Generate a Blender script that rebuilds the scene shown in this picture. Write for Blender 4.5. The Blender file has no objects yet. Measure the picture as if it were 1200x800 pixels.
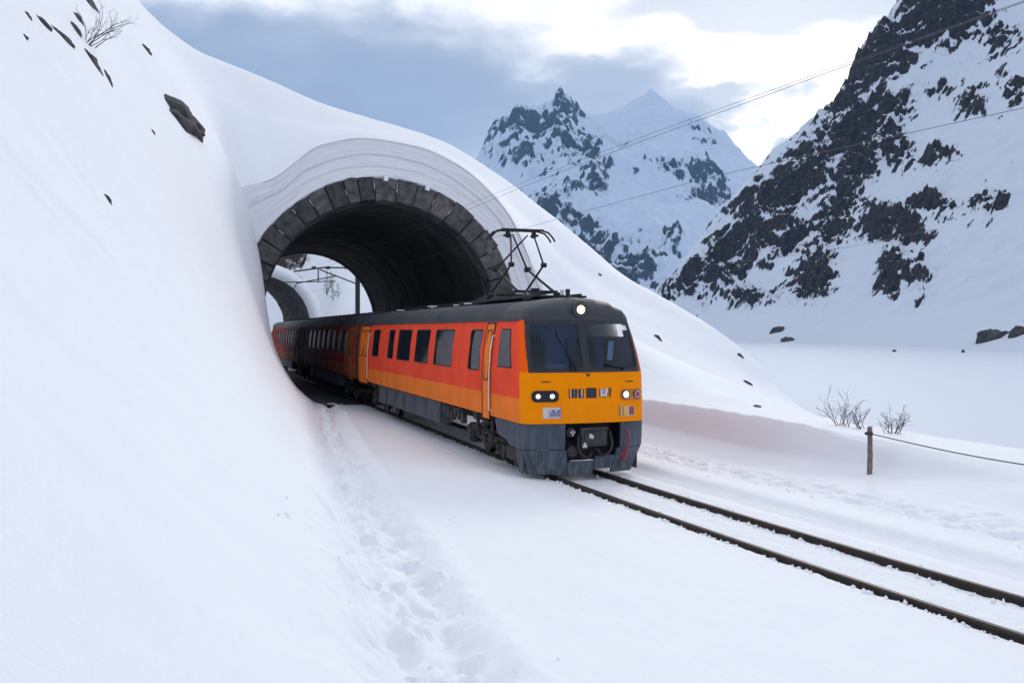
import bpy, bmesh, math, random
import numpy as np
from mathutils import Vector, Matrix, Euler
from mathutils.bvhtree import BVHTree

random.seed(7)
RNG = np.random.default_rng(11)
S = bpy.context.scene
COL = S.collection

# ------------------------------------------------------------------ camera, sky, sun, exposure
F_PX, YAW, HOR = 1131.0, math.radians(18.8), 387.0        # focal length in pixels of the 1200 px photo, heading, horizon row
CAM = np.array([-7.93, 0.0, 3.06])                         # metres; X across the track, Y along it, Z above the rail head
cam_d = bpy.data.cameras.new('camera')
cam_d.sensor_width = 36.0
cam_d.lens = F_PX / 1200.0 * 36.0
cam_d.shift_y = -(400.0 - HOR) / 1200.0
cam_d.clip_start = 0.1
cam_d.clip_end = 30000
cam = bpy.data.objects.new('camera', cam_d)
cam.location = CAM
cam.rotation_euler = (math.pi / 2, 0, -YAW)
COL.objects.link(cam)
S.camera = cam

SUN_AZ, SUN_EL = math.radians(40), math.radians(21)
SUN_DIR = Vector((math.sin(SUN_AZ) * math.cos(SUN_EL), math.cos(SUN_AZ) * math.cos(SUN_EL), math.sin(SUN_EL)))
sun_d = bpy.data.lights.new('sun', 'SUN')
sun_d.energy = 1.15
sun_d.angle = math.radians(14)
sun_d.color = (1.0, 0.95, 0.88)
sun = bpy.data.objects.new('sun', sun_d)
sun.rotation_euler = (-SUN_DIR).to_track_quat('-Z', 'Y').to_euler()
sun.location = (60, 80, 60)
COL.objects.link(sun)

S.view_settings.view_transform = 'Standard'
S.view_settings.look = 'None'
S.view_settings.exposure = 0.17
S.view_settings.gamma = 1.0
S.view_settings.use_curve_mapping = False
S.cycles.use_denoising = True
S.cycles.max_bounces = 6
S.cycles.diffuse_bounces = 4
S.cycles.glossy_bounces = 3
S.cycles.transparent_max_bounces = 8
S.cycles.volume_bounces = 1
S.cycles.caustics_reflective = False
S.cycles.caustics_refractive = False


def px_az(px):
    return YAW + math.atan((px - 600) / F_PX)


def px_el(px, py):
    return math.atan((HOR - py) / math.hypot(F_PX, px - 600))


def build_world():
    w = bpy.data.worlds.new('World')
    S.world = w
    w.use_nodes = True
    nt = w.node_tree
    N, L = nt.nodes, nt.links
    N.clear()
    out = N.new('ShaderNodeOutputWorld')
    bg = N.new('ShaderNodeBackground')
    bg.inputs['Strength'].default_value = 0.1
    L.new(bg.outputs[0], out.inputs[0])
    sky = N.new('ShaderNodeTexSky')
    sky.sky_type = 'NISHITA'
    sky.sun_disc = False
    sky.sun_elevation = SUN_EL
    sky.sun_rotation = SUN_AZ
    sky.altitude = 2000
    tc = N.new('ShaderNodeTexCoord')

    def math_(op, a, b=None, c=None, clamp=False):
        n = N.new('ShaderNodeMath')
        n.operation = op
        n.use_clamp = clamp
        for k, v in enumerate((a, b, c)):
            if v is None:
                continue
            if isinstance(v, (int, float)):
                n.inputs[k].default_value = v
            else:
                L.new(v, n.inputs[k])
        return n.outputs[0]

    def ramp(v, a, b, lo=0.0, hi=1.0):
        n = N.new('ShaderNodeMapRange')
        n.interpolation_type = 'SMOOTHSTEP'
        L.new(v, n.inputs['Value'])
        n.inputs['From Min'].default_value = a
        n.inputs['From Max'].default_value = b
        n.inputs['To Min'].default_value = lo
        n.inputs['To Max'].default_value = hi
        return n.outputs['Result']

    def mixc(f, a, b):
        n = N.new('ShaderNodeMix')
        n.data_type = 'RGBA'
        if isinstance(f, (int, float)):
            n.inputs['Factor'].default_value = f
        else:
            L.new(f, n.inputs['Factor'])
        for v, key in ((a, 'A'), (b, 'B')):
            s = [i for i in n.inputs if i.name == key and i.type == 'RGBA'][0]
            if isinstance(v, tuple):
                s.default_value = (*v, 1)
            else:
                L.new(v, s)
        return [o for o in n.outputs if o.type == 'RGBA'][0]

    sep = N.new('ShaderNodeSeparateXYZ')
    L.new(tc.outputs['Generated'], sep.inputs[0])
    dx, dy, dz = sep.outputs
    az = math_('ARCTAN2', dx, dy)
    el = math_('ARCSINE', dz)
    # warped (azimuth, elevation) coordinates for the cloud shapes
    nz = N.new('ShaderNodeTexNoise')
    nz.inputs['Scale'].default_value = 5.0
    nz.inputs['Detail'].default_value = 7
    nz.inputs['Roughness'].default_value = 0.55
    mp = N.new('ShaderNodeMapping')
    mp.inputs['Scale'].default_value = (1, 1, 2.2)
    L.new(tc.outputs['Generated'], mp.inputs[0])
    L.new(mp.outputs[0], nz.inputs['Vector'])
    sc = N.new('ShaderNodeSeparateColor')
    L.new(nz.outputs['Color'], sc.inputs[0])
    azw = math_('ADD', az, math_('MULTIPLY', math_('SUBTRACT', sc.outputs[0], 0.5), 0.34))
    elw = math_('ADD', el, math_('MULTIPLY', math_('SUBTRACT', sc.outputs[1], 0.5), 0.16))
    # broad broken overcast: brightness noise
    n2 = N.new('ShaderNodeTexNoise')
    n2.inputs['Scale'].default_value = 2.6
    n2.inputs['Detail'].default_value = 8
    n2.inputs['Roughness'].default_value = 0.58
    L.new(mp.outputs[0], n2.inputs['Vector'])
    light = ramp(n2.outputs['Fac'], 0.36, 0.60)

    # dark cloud banks, placed by azimuth / elevation
    dark = None
    for (px, py, rx, ry, amt) in ((420, 105, 330, 100, 1.0), (650, 128, 215, 66, 0.95), (800, 118, 95, 26, 0.75),
                                  (958, 148, 50, 15, 0.8), (920, 5, 220, 34, 0.55), (330, -160, 420, 60, 0.7),
                                  (1500, -60, 420, 70, 0.7), (-300, 60, 360, 80, 0.8)):
        a0, e0 = px_az(px), px_el(px, py)
        ra, re = rx / F_PX, ry / F_PX
        q = math_('ADD', math_('POWER', math_('ABSOLUTE', math_('DIVIDE', math_('SUBTRACT', azw, a0), ra)), 2.0),
                  math_('POWER', math_('ABSOLUTE', math_('DIVIDE', math_('SUBTRACT', elw, e0), re)), 2.0))
        m = ramp(q, 1.3, 0.35, 0.0, amt)
        dark = m if dark is None else math_('MAXIMUM', dark, m)
    # glow of the hidden sun through the cloud
    dot = N.new('ShaderNodeVectorMath')
    dot.operation = 'DOT_PRODUCT'
    L.new(tc.outputs['Generated'], dot.inputs[0])
    gd = Vector((math.sin(px_az(900)) * math.cos(px_el(900, 150)), math.cos(px_az(900)) * math.cos(px_el(900, 150)), math.sin(px_el(900, 150))))
    dot.inputs[1].default_value = gd
    dpos = math_('MAXIMUM', dot.outputs['Value'], 0.0)
    g1 = math_('POWER', dpos, 60.0)
    g2 = math_('POWER', dpos, 7.0)
    K = 10.0
    grey = (0.185 * K, 0.275 * K, 0.44 * K)
    # cloud is brightest towards the veiled sun and duller on the far side of the sky
    side = ramp(dot.outputs['Value'], -1.0, 1.0)
    white = mixc(side, (0.74 * K, 0.79 * K, 0.91 * K), (1.15 * K, 1.15 * K, 1.15 * K))
    dull = mixc(side, (0.52 * K, 0.59 * K, 0.73 * K), (0.60 * K, 0.65 * K, 0.75 * K))
    cloud = mixc(light, dull, white)
    cloud = mixc(0.12, cloud, sky.outputs[0])
    warm = mixc(math_('MULTIPLY', g1, 0.9), cloud, (1.9 * K, 1.78 * K, 1.55 * K))
    warm = mixc(math_('MULTIPLY', g2, 0.45), warm, (1.25 * K, 1.23 * K, 1.2 * K))
    darkc = mixc(math_('MULTIPLY', g2, 0.4), grey, (0.74 * K, 0.78 * K, 0.86 * K))
    dark = math_('MULTIPLY', dark, ramp(n2.outputs['Fac'], 0.72, 0.42, 0.84, 1.0))
    col = mixc(dark, warm, darkc)
    L.new(col, bg.inputs['Color'])


build_world()


# ------------------------------------------------------------------ projection helpers (pixel -> direction only)
def ray(px, py):
    x = (px - 600) / F_PX
    z = -(py - HOR) / F_PX
    c, s = math.cos(YAW), math.sin(YAW)
    return np.array([x * c + s, -x * s + c, z])


def onY(px, py, Y):
    d = ray(px, py)
    return CAM + d * (Y / d[1])


def onX(px, py, X):
    d = ray(px, py)
    return CAM + d * ((X - CAM[0]) / d[0])


def uw_to_xy(u, w):
    c, s = math.cos(YAW), math.sin(YAW)
    return CAM[0] + u * c + w * s, CAM[1] - u * s + w * c


def xc(Y):
    """centre line of the track: straight, then a gentle curve in front of the portal"""
    Y = np.asarray(Y, float)
    return 0.0025 * np.clip(24 - Y, 0, None) ** 2


# ------------------------------------------------------------------ numpy noise
_P = RNG.permutation(512)
_P = np.concatenate([_P, _P, _P])
_G = RNG.normal(size=(512, 2))
_G /= np.linalg.norm(_G, axis=1)[:, None]


def pnoise(x, y, seed=0):
    x = np.asarray(x, float)
    y = np.asarray(y, float)
    xi = np.floor(x).astype(int)
    yi = np.floor(y).astype(int)
    xf, yf = x - xi, y - yi
    u = xf * xf * xf * (xf * (xf * 6 - 15) + 10)
    v = yf * yf * yf * (yf * (yf * 6 - 15) + 10)

    def g(ix, iy, dx, dy):
        h = _P[_P[(ix + seed * 37) & 511] + (iy & 511)] & 511
        return _G[h, 0] * dx + _G[h, 1] * dy
    a = g(xi, yi, xf, yf)
    b = g(xi + 1, yi, xf - 1, yf)
    c = g(xi, yi + 1, xf, yf - 1)
    d = g(xi + 1, yi + 1, xf - 1, yf - 1)
    return (a + u * (b - a) + v * ((c + u * (d - c)) - (a + u * (b - a)))) * 1.4


def fbm(x, y, octv=4, seed=0, gain=0.5):
    s, a, t = 0.0, 1.0, 0.0
    for k in range(octv):
        s = s + a * pnoise(x * 2 ** k + 17.3 * k, y * 2 ** k - 9.1 * k, seed + k)
        t += a
        a *= gain
    return s / t


def ridged(x, y, octv=5, seed=0, gain=0.5):
    s, a, t = 0.0, 1.0, 0.0
    for k in range(octv):
        n = 1 - np.abs(pnoise(x * 2 ** k + 5.3 * k, y * 2 ** k + 3.7 * k, seed + k))
        s = s + a * n * n
        t += a
        a *= gain
    return s / t


def sstep(x, a, b):
    t = np.clip((x - a) / (b - a), 0, 1)
    return t * t * (3 - 2 * t)


def pchip(xk, yk, xq):
    """monotone cubic; yk has its knots on axis 0"""
    xk = np.asarray(xk, float)
    yk = np.asarray(yk, float)
    sh = yk.shape[1:]
    yk = yk.reshape(len(xk), -1)
    h = np.diff(xk)[:, None]
    d = np.diff(yk, axis=0) / h
    m = np.zeros_like(yk)
    m[0], m[-1] = d[0], d[-1]
    if len(xk) > 2:
        w1 = 2 * h[1:] + h[:-1]
        w2 = h[1:] + 2 * h[:-1]
        pos = d[:-1] * d[1:] > 0
        with np.errstate(divide='ignore', invalid='ignore'):
            hm = (w1 + w2) / (w1 / d[:-1] + w2 / d[1:])
        m[1:-1] = np.where(pos, hm, 0)
    i = np.clip(np.searchsorted(xk, xq, side='right') - 1, 0, len(xk) - 2)
    t = ((xq - xk[i]) / (xk[i + 1] - xk[i]))[:, None]
    hh = h[i]
    r = ((2 * t ** 3 - 3 * t ** 2 + 1) * yk[i] + (t ** 3 - 2 * t ** 2 + t) * hh * m[i]
         + (-2 * t ** 3 + 3 * t ** 2) * yk[i + 1] + (t ** 3 - t ** 2) * hh * m[i + 1])
    return r.reshape((len(xq),) + sh)


def tps(P, Z, smooth=0.0):
    P = np.asarray(P, float)
    sc = np.abs(P).max()
    Q = P / sc
    n = len(Q)

    def U(r2):
        return np.where(r2 > 1e-12, r2 * np.log(np.maximum(r2, 1e-12)), 0)
    K = U(((Q[:, None] - Q[None]) ** 2).sum(-1)) + smooth * np.eye(n)
    A = np.zeros((n + 3, n + 3))
    A[:n, :n] = K
    A[:n, n] = 1
    A[:n, n + 1:] = Q
    A[n, :n] = 1
    A[n + 1:, :n] = Q.T
    c = np.linalg.solve(A, np.concatenate([Z, [0, 0, 0]]))

    def f(x, y):
        x = np.asarray(x, float) / sc
        y = np.asarray(y, float) / sc
        o = c[n] + c[n + 1] * x + c[n + 2] * y
        for k in range(n):
            o = o + c[k] * U((x - Q[k, 0]) ** 2 + (y - Q[k, 1]) ** 2)
        return o
    return f


# ------------------------------------------------------------------ mesh helpers
def link(o, parent=None):
    COL.objects.link(o)
    if parent is not None:
        o.parent = parent
    return o


def tag(o, label=None, cat=None, group=None, kind=None):
    if label:
        o['label'] = label
    if cat:
        o['category'] = cat
    if group:
        o['group'] = group
    if kind:
        o['kind'] = kind
    return o


def empty(name, loc=(0, 0, 0), rz=0.0):
    o = bpy.data.objects.new(name, None)
    o.location = loc
    o.rotation_euler = (0, 0, rz)
    o.empty_display_size = 0.3
    return link(o)


def grid_mesh(name, X, Y, Z, mat, parent=None, flip=False, attrs=None):
    R, C = X.shape
    v = np.stack([X, Y, Z], -1).reshape(-1, 3)
    i = np.arange(R * C).reshape(R, C)
    q = np.stack([i[:-1, :-1], i[:-1, 1:], i[1:, 1:], i[1:, :-1]], -1).reshape(-1, 4)
    if flip:
        q = q[:, ::-1]
    me = bpy.data.meshes.new(name)
    me.vertices.add(len(v))
    me.vertices.foreach_set('co', v.ravel())
    me.loops.add(len(q) * 4)
    me.loops.foreach_set('vertex_index', q.ravel().astype(np.int32))
    me.polygons.add(len(q))
    me.polygons.foreach_set('loop_start', np.arange(0, len(q) * 4, 4, dtype=np.int32))
    me.polygons.foreach_set('loop_total', np.full(len(q), 4, dtype=np.int32))
    me.polygons.foreach_set('use_smooth', np.ones(len(q), bool))
    me.update(calc_edges=True)
    me.validate()
    for k, a in (attrs or {}).items():
        at = me.attributes.new(k, 'FLOAT', 'POINT')
        at.data.foreach_set('value', np.asarray(a, np.float32).ravel())
    me.materials.append(mat)
    o = bpy.data.objects.new(name, me)
    return link(o, parent)


class MB:
    """collects shapes into one mesh"""

    def __init__(self):
        self.v, self.f, self.m = [], [], []

    def add(self, verts, faces, mi=0):
        b = len(self.v)
        self.v += [tuple(map(float, p)) for p in verts]
        self.f += [tuple(b + i for i in fc) for fc in faces]
        self.m += [mi] * len(faces)
        return self

    def quad(self, a, b, c, d, mi=0):
        return self.add([a, b, c, d], [(0, 1, 2, 3)], mi)

    def box(self, c, s, mi=0, rot=None, taper=1.0):
        hx, hy, hz = s[0] / 2, s[1] / 2, s[2] / 2
        vs = []
        for z, k in ((-hz, 1.0), (hz, taper)):
            for x, y in ((-hx, -hy), (hx, -hy), (hx, hy), (-hx, hy)):
                vs.append(Vector((x * k, y * k, z)))
        if rot is not None:
            R = Euler(rot).to_matrix()
            vs = [R @ p for p in vs]
        vs = [p + Vector(c) for p in vs]
        return self.add(vs, [(3, 2, 1, 0), (4, 5, 6, 7), (0, 1, 5, 4), (1, 2, 6, 5), (2, 3, 7, 6), (3, 0, 4, 7)], mi)

    def cyl(self, p0, p1, r0, r1=None, n=12, mi=0, caps=True):
        r1 = r0 if r1 is None else r1
        p0, p1 = Vector(p0), Vector(p1)
        d = (p1 - p0)
        if d.length < 1e-9:
            return self
        d.normalize()
        a = d.orthogonal().normalized()
        b = d.cross(a)
        vs = []
        for p, r in ((p0, r0), (p1, r1)):
            for k in range(n):
                t = 2 * math.pi * k / n
                vs.append(p + (a * math.cos(t) + b * math.sin(t)) * r)
        fs = [(k, (k + 1) % n, n + (k + 1) % n, n + k) for k in range(n)]
        if caps:
            fs += [tuple(range(n - 1, -1, -1)), tuple(range(n, 2 * n))]
        return self.add(vs, fs, mi)

    def tube(self, pts, r, n=6, mi=0):
        pts = [Vector(p) for p in pts]
        rs = r if isinstance(r, (list, tuple)) else [r] * len(pts)
        prev = None
        rings = []
        for k, p in enumerate(pts):
            d = pts[min(k + 1, len(pts) - 1)] - pts[max(k - 1, 0)]
            d = d.normalized() if d.length > 1e-9 else Vector((0, 0, 1))
            a = d.orthogonal().normalized() if prev is None else (prev - d * prev.dot(d)).normalized()
            prev = a
            b = d.cross(a)
            rings.append([p + (a * math.cos(2 * math.pi * j / n) + b * math.sin(2 * math.pi * j / n)) * rs[k] for j in range(n)])
        vs = [q for rr in rings for q in rr]
        fs = []
        for k in range(len(pts) - 1):
            for j in range(n):
                fs.append((k * n + j, k * n + (j + 1) % n, (k + 1) * n + (j + 1) % n, (k + 1) * n + j))
        fs += [tuple(range(n - 1, -1, -1)), tuple(range((len(pts) - 1) * n, len(pts) * n))]
        return self.add(vs, fs, mi)

    def prism(self, poly, axis, a, b, mi=0):
        """2-D outline extruded along axis (0 x, 1 y, 2 z) from a to b"""
        def mk(p, t):
            q = list(p)
            q.insert(axis, t)
            return q
        n = len(poly)
        vs = [mk(p, a) for p in poly] + [mk(p, b) for p in poly]
        fs = [(k, (k + 1) % n, n + (k + 1) % n, n + k) for k in range(n)]
        fs += [tuple(range(n - 1, -1, -1)), tuple(range(n, 2 * n))]
        return self.add(vs, fs, mi)

    def build(self, name, mats, parent=None, bevel=0.0, smooth=None, fix=True, seg=2):
        me = bpy.data.meshes.new(name)
        me.from_pydata(self.v, [], self.f)
        mats = mats if isinstance(mats, (list, tuple)) else [mats]
        for m in mats:
            me.materials.append(m)
        if len(mats) > 1:
            me.polygons.foreach_set('material_index', np.array(self.m, np.int32))
        if fix:
            bm = bmesh.new()
            bm.from_mesh(me)
            bmesh.ops.recalc_face_normals(bm, faces=bm.faces)
            bm.to_mesh(me)
            bm.free()
        me.update()
        if smooth is not None:
            me.polygons.foreach_set('use_smooth', np.ones(len(me.polygons), bool))
            me.set_sharp_from_angle(angle=math.radians(smooth))
        o = bpy.data.objects.new(name, me)
        link(o, parent)
        if bevel:
            md = o.modifiers.new('bevel', 'BEVEL')
            md.width = bevel
            md.segments = seg
            md.limit_method = 'ANGLE'
            md.angle_limit = math.radians(35)
        return o


# ------------------------------------------------------------------ materials
MATS = {}


def mat(name, col, rough=0.6, metal=0.0, spec=0.5, noise=0.0, nscale=6.0, bump=0.0, bscale=40.0, col2=None, emit=None, estr=0.0, coat=0.0, rnd=0.0, detail=6):
    m = bpy.data.materials.new(name)
    m.use_nodes = True
    nt = m.node_tree
    N, L = nt.nodes, nt.links
    b = N['Principled BSDF']
    b.inputs['Base Color'].default_value = (*col, 1)
    b.inputs['Roughness'].default_value = rough
    b.inputs['Metallic'].default_value = metal
    b.inputs['Specular IOR Level'].default_value = spec
    b.inputs['Coat Weight'].default_value = coat
    b.inputs['Coat Roughness'].default_value = 0.12
    tc = N.new('ShaderNodeTexCoord')
    last = None
    if noise > 0 or col2:
        n = N.new('ShaderNodeTexNoise')
        n.inputs['Scale'].default_value = nscale
        n.inputs['Detail'].default_value = detail
        n.inputs['Roughness'].default_value = 0.6
        L.new(tc.outputs['Object'], n.inputs['Vector'])
        mx = N.new('ShaderNodeMix')
        mx.data_type = 'RGBA'
        c2 = col2 or tuple(c * (1 - noise) for c in col)
        mr = N.new('ShaderNodeMapRange')
        mr.inputs['From Min'].default_value = 0.35
        mr.inputs['From Max'].default_value = 0.68
        L.new(n.outputs['Fac'], mr.inputs['Value'])
        L.new(mr.outputs['Result'], mx.inputs['Factor'])
        mx.inputs[6].default_value = (*col, 1)
        mx.inputs[7].default_value = (*c2, 1)
        last = mx.outputs[2]
        if rough < 0.9:
            rr = N.new('ShaderNodeMapRange')
            rr.inputs['To Min'].default_value = max(rough - 0.08, 0.03)
            rr.inputs['To Max'].default_value = min(rough + 0.15, 1)
            L.new(n.outputs['Fac'], rr.inputs['Value'])
            L.new(rr.outputs['Result'], b.inputs['Roughness'])
    if rnd > 0:
        oi = N.new('ShaderNodeObjectInfo')
        mr = N.new('ShaderNodeMapRange')
        mr.inputs['To Min'].default_value = 1 - rnd
        mr.inputs['To Max'].default_value = 1 + rnd
        L.new(oi.outputs['Random'], mr.inputs['Value'])
        hs = N.new('ShaderNodeHueSaturation')
        L.new(mr.outputs['Result'], hs.inputs['Value'])
        if last is not None:
            L.new(last, hs.inputs['Color'])
        else:
            hs.inputs['Color'].default_value = (*col, 1)
        last = hs.outputs[0]
    if last is not None:
        L.new(last, b.inputs['Base Color'])
    if bump > 0:
        n = N.new('ShaderNodeTexNoise')
        n.inputs['Scale'].default_value = bscale
        n.inputs['Detail'].default_value = 6
        L.new(tc.outputs['Object'], n.inputs['Vector'])
        bp = N.new('ShaderNodeBump')
        bp.inputs['Strength'].default_value = 0.6
        bp.inputs['Distance'].default_value = bump
        L.new(n.outputs['Fac'], bp.inputs['Height'])
        L.new(bp.outputs[0], b.inputs['Normal'])
    if emit:
        b.inputs['Emission Color'].default_value = (*emit, 1)
        b.inputs['Emission Strength'].default_value = estr
    MATS[name] = m
    return m


def snow_material(name, fine=0.007, mid=0.03, snow_a=(0.89, 0.90, 0.92), snow_b=(0.85, 0.865, 0.90)):
    m = mat(name, (0.87, 0.89, 0.93), 0.75, spec=0.2)
    nt = m.node_tree
    N, L = nt.nodes, nt.links
    b = N['Principled BSDF']
    tc = N.new('ShaderNodeTexCoord')
    n1 = N.new('ShaderNodeTexNoise')
    n1.inputs['Scale'].default_value = 30.0
    n1.inputs['Detail'].default_value = 8
    n1.inputs['Roughness'].default_value = 0.65
    n2 = N.new('ShaderNodeTexNoise')
    n2.inputs['Scale'].default_value = 1.6
    n2.inputs['Detail'].default_value = 5
    for n in (n1, n2):
        L.new(tc.outputs['Object'], n.inputs['Vector'])
    b1 = N.new('ShaderNodeBump')
    b1.inputs['Distance'].default_value = fine
    b1.inputs['Strength'].default_value = 0.7
    L.new(n1.outputs['Fac'], b1.inputs['Height'])
    n3 = N.new('ShaderNodeTexNoise')
    n3.inputs['Scale'].default_value = 5.0
    n3.inputs['Detail'].default_value = 6
    mp3 = N.new('ShaderNodeMapping')
    mp3.inputs['Rotation'].default_value = (0, 0, .5)
    mp3.inputs['Scale'].default_value = (1, .35, 1)
    L.new(tc.outputs['Object'], mp3.inputs[0])
    L.new(mp3.outputs[0], n3.inputs['Vector'])
    b3 = N.new('ShaderNodeBump')
    b3.inputs['Distance'].default_value = mid * .7
    b3.inputs['Strength'].default_value = 0.7
    L.new(n3.outputs['Fac'], b3.inputs['Height'])
    b2 = N.new('ShaderNodeBump')
    L.new(b3.outputs[0], b2.inputs['Normal'])
    b2.inputs['Distance'].default_value = mid
    b2.inputs['Strength'].default_value = 0.6
    L.new(n2.outputs['Fac'], b2.inputs['Height'])
    L.new(b2.outputs[0], b1.inputs['Normal'])
    L.new(b1.outputs[0], b.inputs['Normal'])
    # wind-packed and looser snow differ a little in tone
    mx = N.new('ShaderNodeMix')
    mx.data_type = 'RGBA'
    mx.inputs[6].default_value = (*snow_a, 1)
    mx.inputs[7].default_value = (*snow_b, 1)
    L.new(n2.outputs['Fac'], mx.inputs['Factor'])
    L.new(mx.outputs[2], b.inputs['Base Color'])
    return m


snow = snow_material('snow')
valley_snow = snow_material('valley_snow', snow_a=(.70, .745, .81), snow_b=(.65, .70, .785))  # snow copy toned down and blued: valley shade put into the colour
snow_face_m = snow_material('snow_layers', fine=0.012, mid=0.02)
white_snow = mat('snow_clump', (0.9, 0.91, 0.93), 0.9, spec=0.1)
rail_m = mat('rail_steel', (0.028, 0.025, 0.026), 0.55, metal=0.4, noise=0.5, nscale=14, col2=(0.06, 0.04, 0.03))
stone_m = mat('granite', (0.12, 0.112, 0.108), 0.9, noise=0.55, nscale=3.4, bump=0.09, bscale=4.5, col2=(0.035, 0.036, 0.04), rnd=0.4)
concrete_m = mat('dark_concrete', (0.065, 0.068, 0.075), 0.9, nscale=0.7, col2=(0.02, 0.021, 0.025), bump=0.03, bscale=3.0)
concrete2_m = mat('grey_concrete', (0.16, 0.16, 0.17), 0.9, nscale=1.2, col2=(0.07, 0.07, 0.075), bump=0.08, bscale=2.0)
rock_m = mat('rock', (0.075, 0.07, 0.07), 0.9, nscale=3.0, col2=(0.025, 0.025, 0.03), bump=0.06, bscale=6)
brown_rock_m = mat('brown_rock', (0.13, 0.085, 0.06), 0.9, nscale=3.0, col2=(0.04, 0.035, 0.035), bump=0.06, bscale=6)
red_m = mat('red_paint', (0.95, 0.08, 0.03), 0.5, spec=0.06, noise=0.16, nscale=1.3)
stripe_m = mat('orange_paint', (0.96, 0.22, 0.02), 0.5, spec=0.06, noise=0.14, nscale=1.3)
pillar_m = mat('bright_orange_paint', (0.98, 0.12, 0.005), 0.4, spec=0.06, noise=0.08, nscale=2)
yellow_m = mat('yellow_orange_paint', (1.0, 0.285, 0.0), 0.45, spec=0.05, noise=0.06, nscale=2.5)
grey_m = mat('grey_paint', (0.06, 0.078, 0.105), 0.55, spec=.3, noise=0.35, nscale=2.2)
roof_m = mat('roof_grey', (0.035, 0.042, 0.052), 0.55, spec=.3, noise=0.4, nscale=1.4)
black_m = mat('black_metal', (0.016, 0.017, 0.02), 0.55, metal=0.2, noise=0.4, nscale=9)
under_m = mat('grimy_metal', (0.03, 0.03, 0.033), 0.7, metal=0.2, nscale=8, col2=(0.07, 0.065, 0.06))
rubber_m = mat('rubber', (0.012, 0.013, 0.015), 0.6)
glass_m = mat('window_glass', (0.012, 0.017, 0.026), 0.06, spec=0.6)
wind_m = None
cab_m = mat('cab_lining', (0.10, 0.20, 0.34), 0.7)
desk_m = mat('cab_desk', (0.12, 0.15, 0.18), 0.6)
mask_m = mat('black_glass_mask', (0.012, 0.014, 0.02), 0.25)
silver_m = mat('bright_metal', (0.55, 0.56, 0.58), 0.35, metal=0.8)
white_m = mat('white_paint', (0.75, 0.74, 0.72), 0.5)
pale_m = mat('pale_plate', (0.62, 0.55, 0.5), 0.5)
lilac_m = mat('lilac_plate', (0.36, 0.3, 0.5), 0.5)
red_lens_m = mat('red_lens', (0.38, 0.02, 0.015), 0.15, coat=0.5)
redhose_m = mat('red_hose', (0.28, 0.015, 0.03), 0.5)
lamp_m = mat('lamp_glass', (0.9, 0.88, 0.8), 0.2, emit=(1.0, 0.93, 0.78), estr=.75)
lamp_bright_m = mat('lamp_glass_bright', (0.9, 0.9, 0.86), 0.2, emit=(1.0, 0.97, 0.88), estr=2.2)
lamp_warm_m = mat('lamp_glass_warm', (0.9, 0.8, 0.6), 0.2, emit=(1.0, 0.80, 0.45), estr=1.5)
wood_m = mat('weathered_wood', (0.24, 0.18, 0.165), 0.85, nscale=8, col2=(0.13, 0.095, 0.09), bump=0.02, bscale=30)
twig_m = mat('bare_twigs', (0.085, 0.075, 0.08), 0.9)
needle_m = mat('dark_needles', (0.03, 0.045, 0.045), 0.9, noise=0.4)
wire_m = mat('wire', (0.09, 0.09, 0.1), 0.5, metal=0.3)
galv_m = mat('galvanised_steel', (0.2, 0.22, 0.24), 0.5, metal=0.5, noise=0.2)
ceramic_m = mat('insulator_brown', (0.05, 0.035, 0.03), 0.3)


def clear_glass(name, tint):
    m = bpy.data.materials.new(name)
    m.use_nodes = True
    N, L = m.node_tree.nodes, m.node_tree.links
    N.clear()
    out = N.new('ShaderNodeOutputMaterial')
    tr = N.new('ShaderNodeBsdfTransparent')
    tr.inputs['Color'].default_value = (*tint, 1)
    gl = N.new('ShaderNodeBsdfGlossy')
    gl.inputs['Roughness'].default_value = .03
    fr = N.new('ShaderNodeFresnel')
    fr.inputs['IOR'].default_value = 1.5
    mx = N.new('ShaderNodeMixShader')
    L.new(fr.outputs[0], mx.inputs[0])
    L.new(tr.outputs[0], mx.inputs[1])
    L.new(gl.outputs[0], mx.inputs[2])
    L.new(mx.outputs[0], out.inputs['Surface'])
    return m


wind_m = clear_glass('windscreen_glass', (.5, .72, .95))


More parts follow.
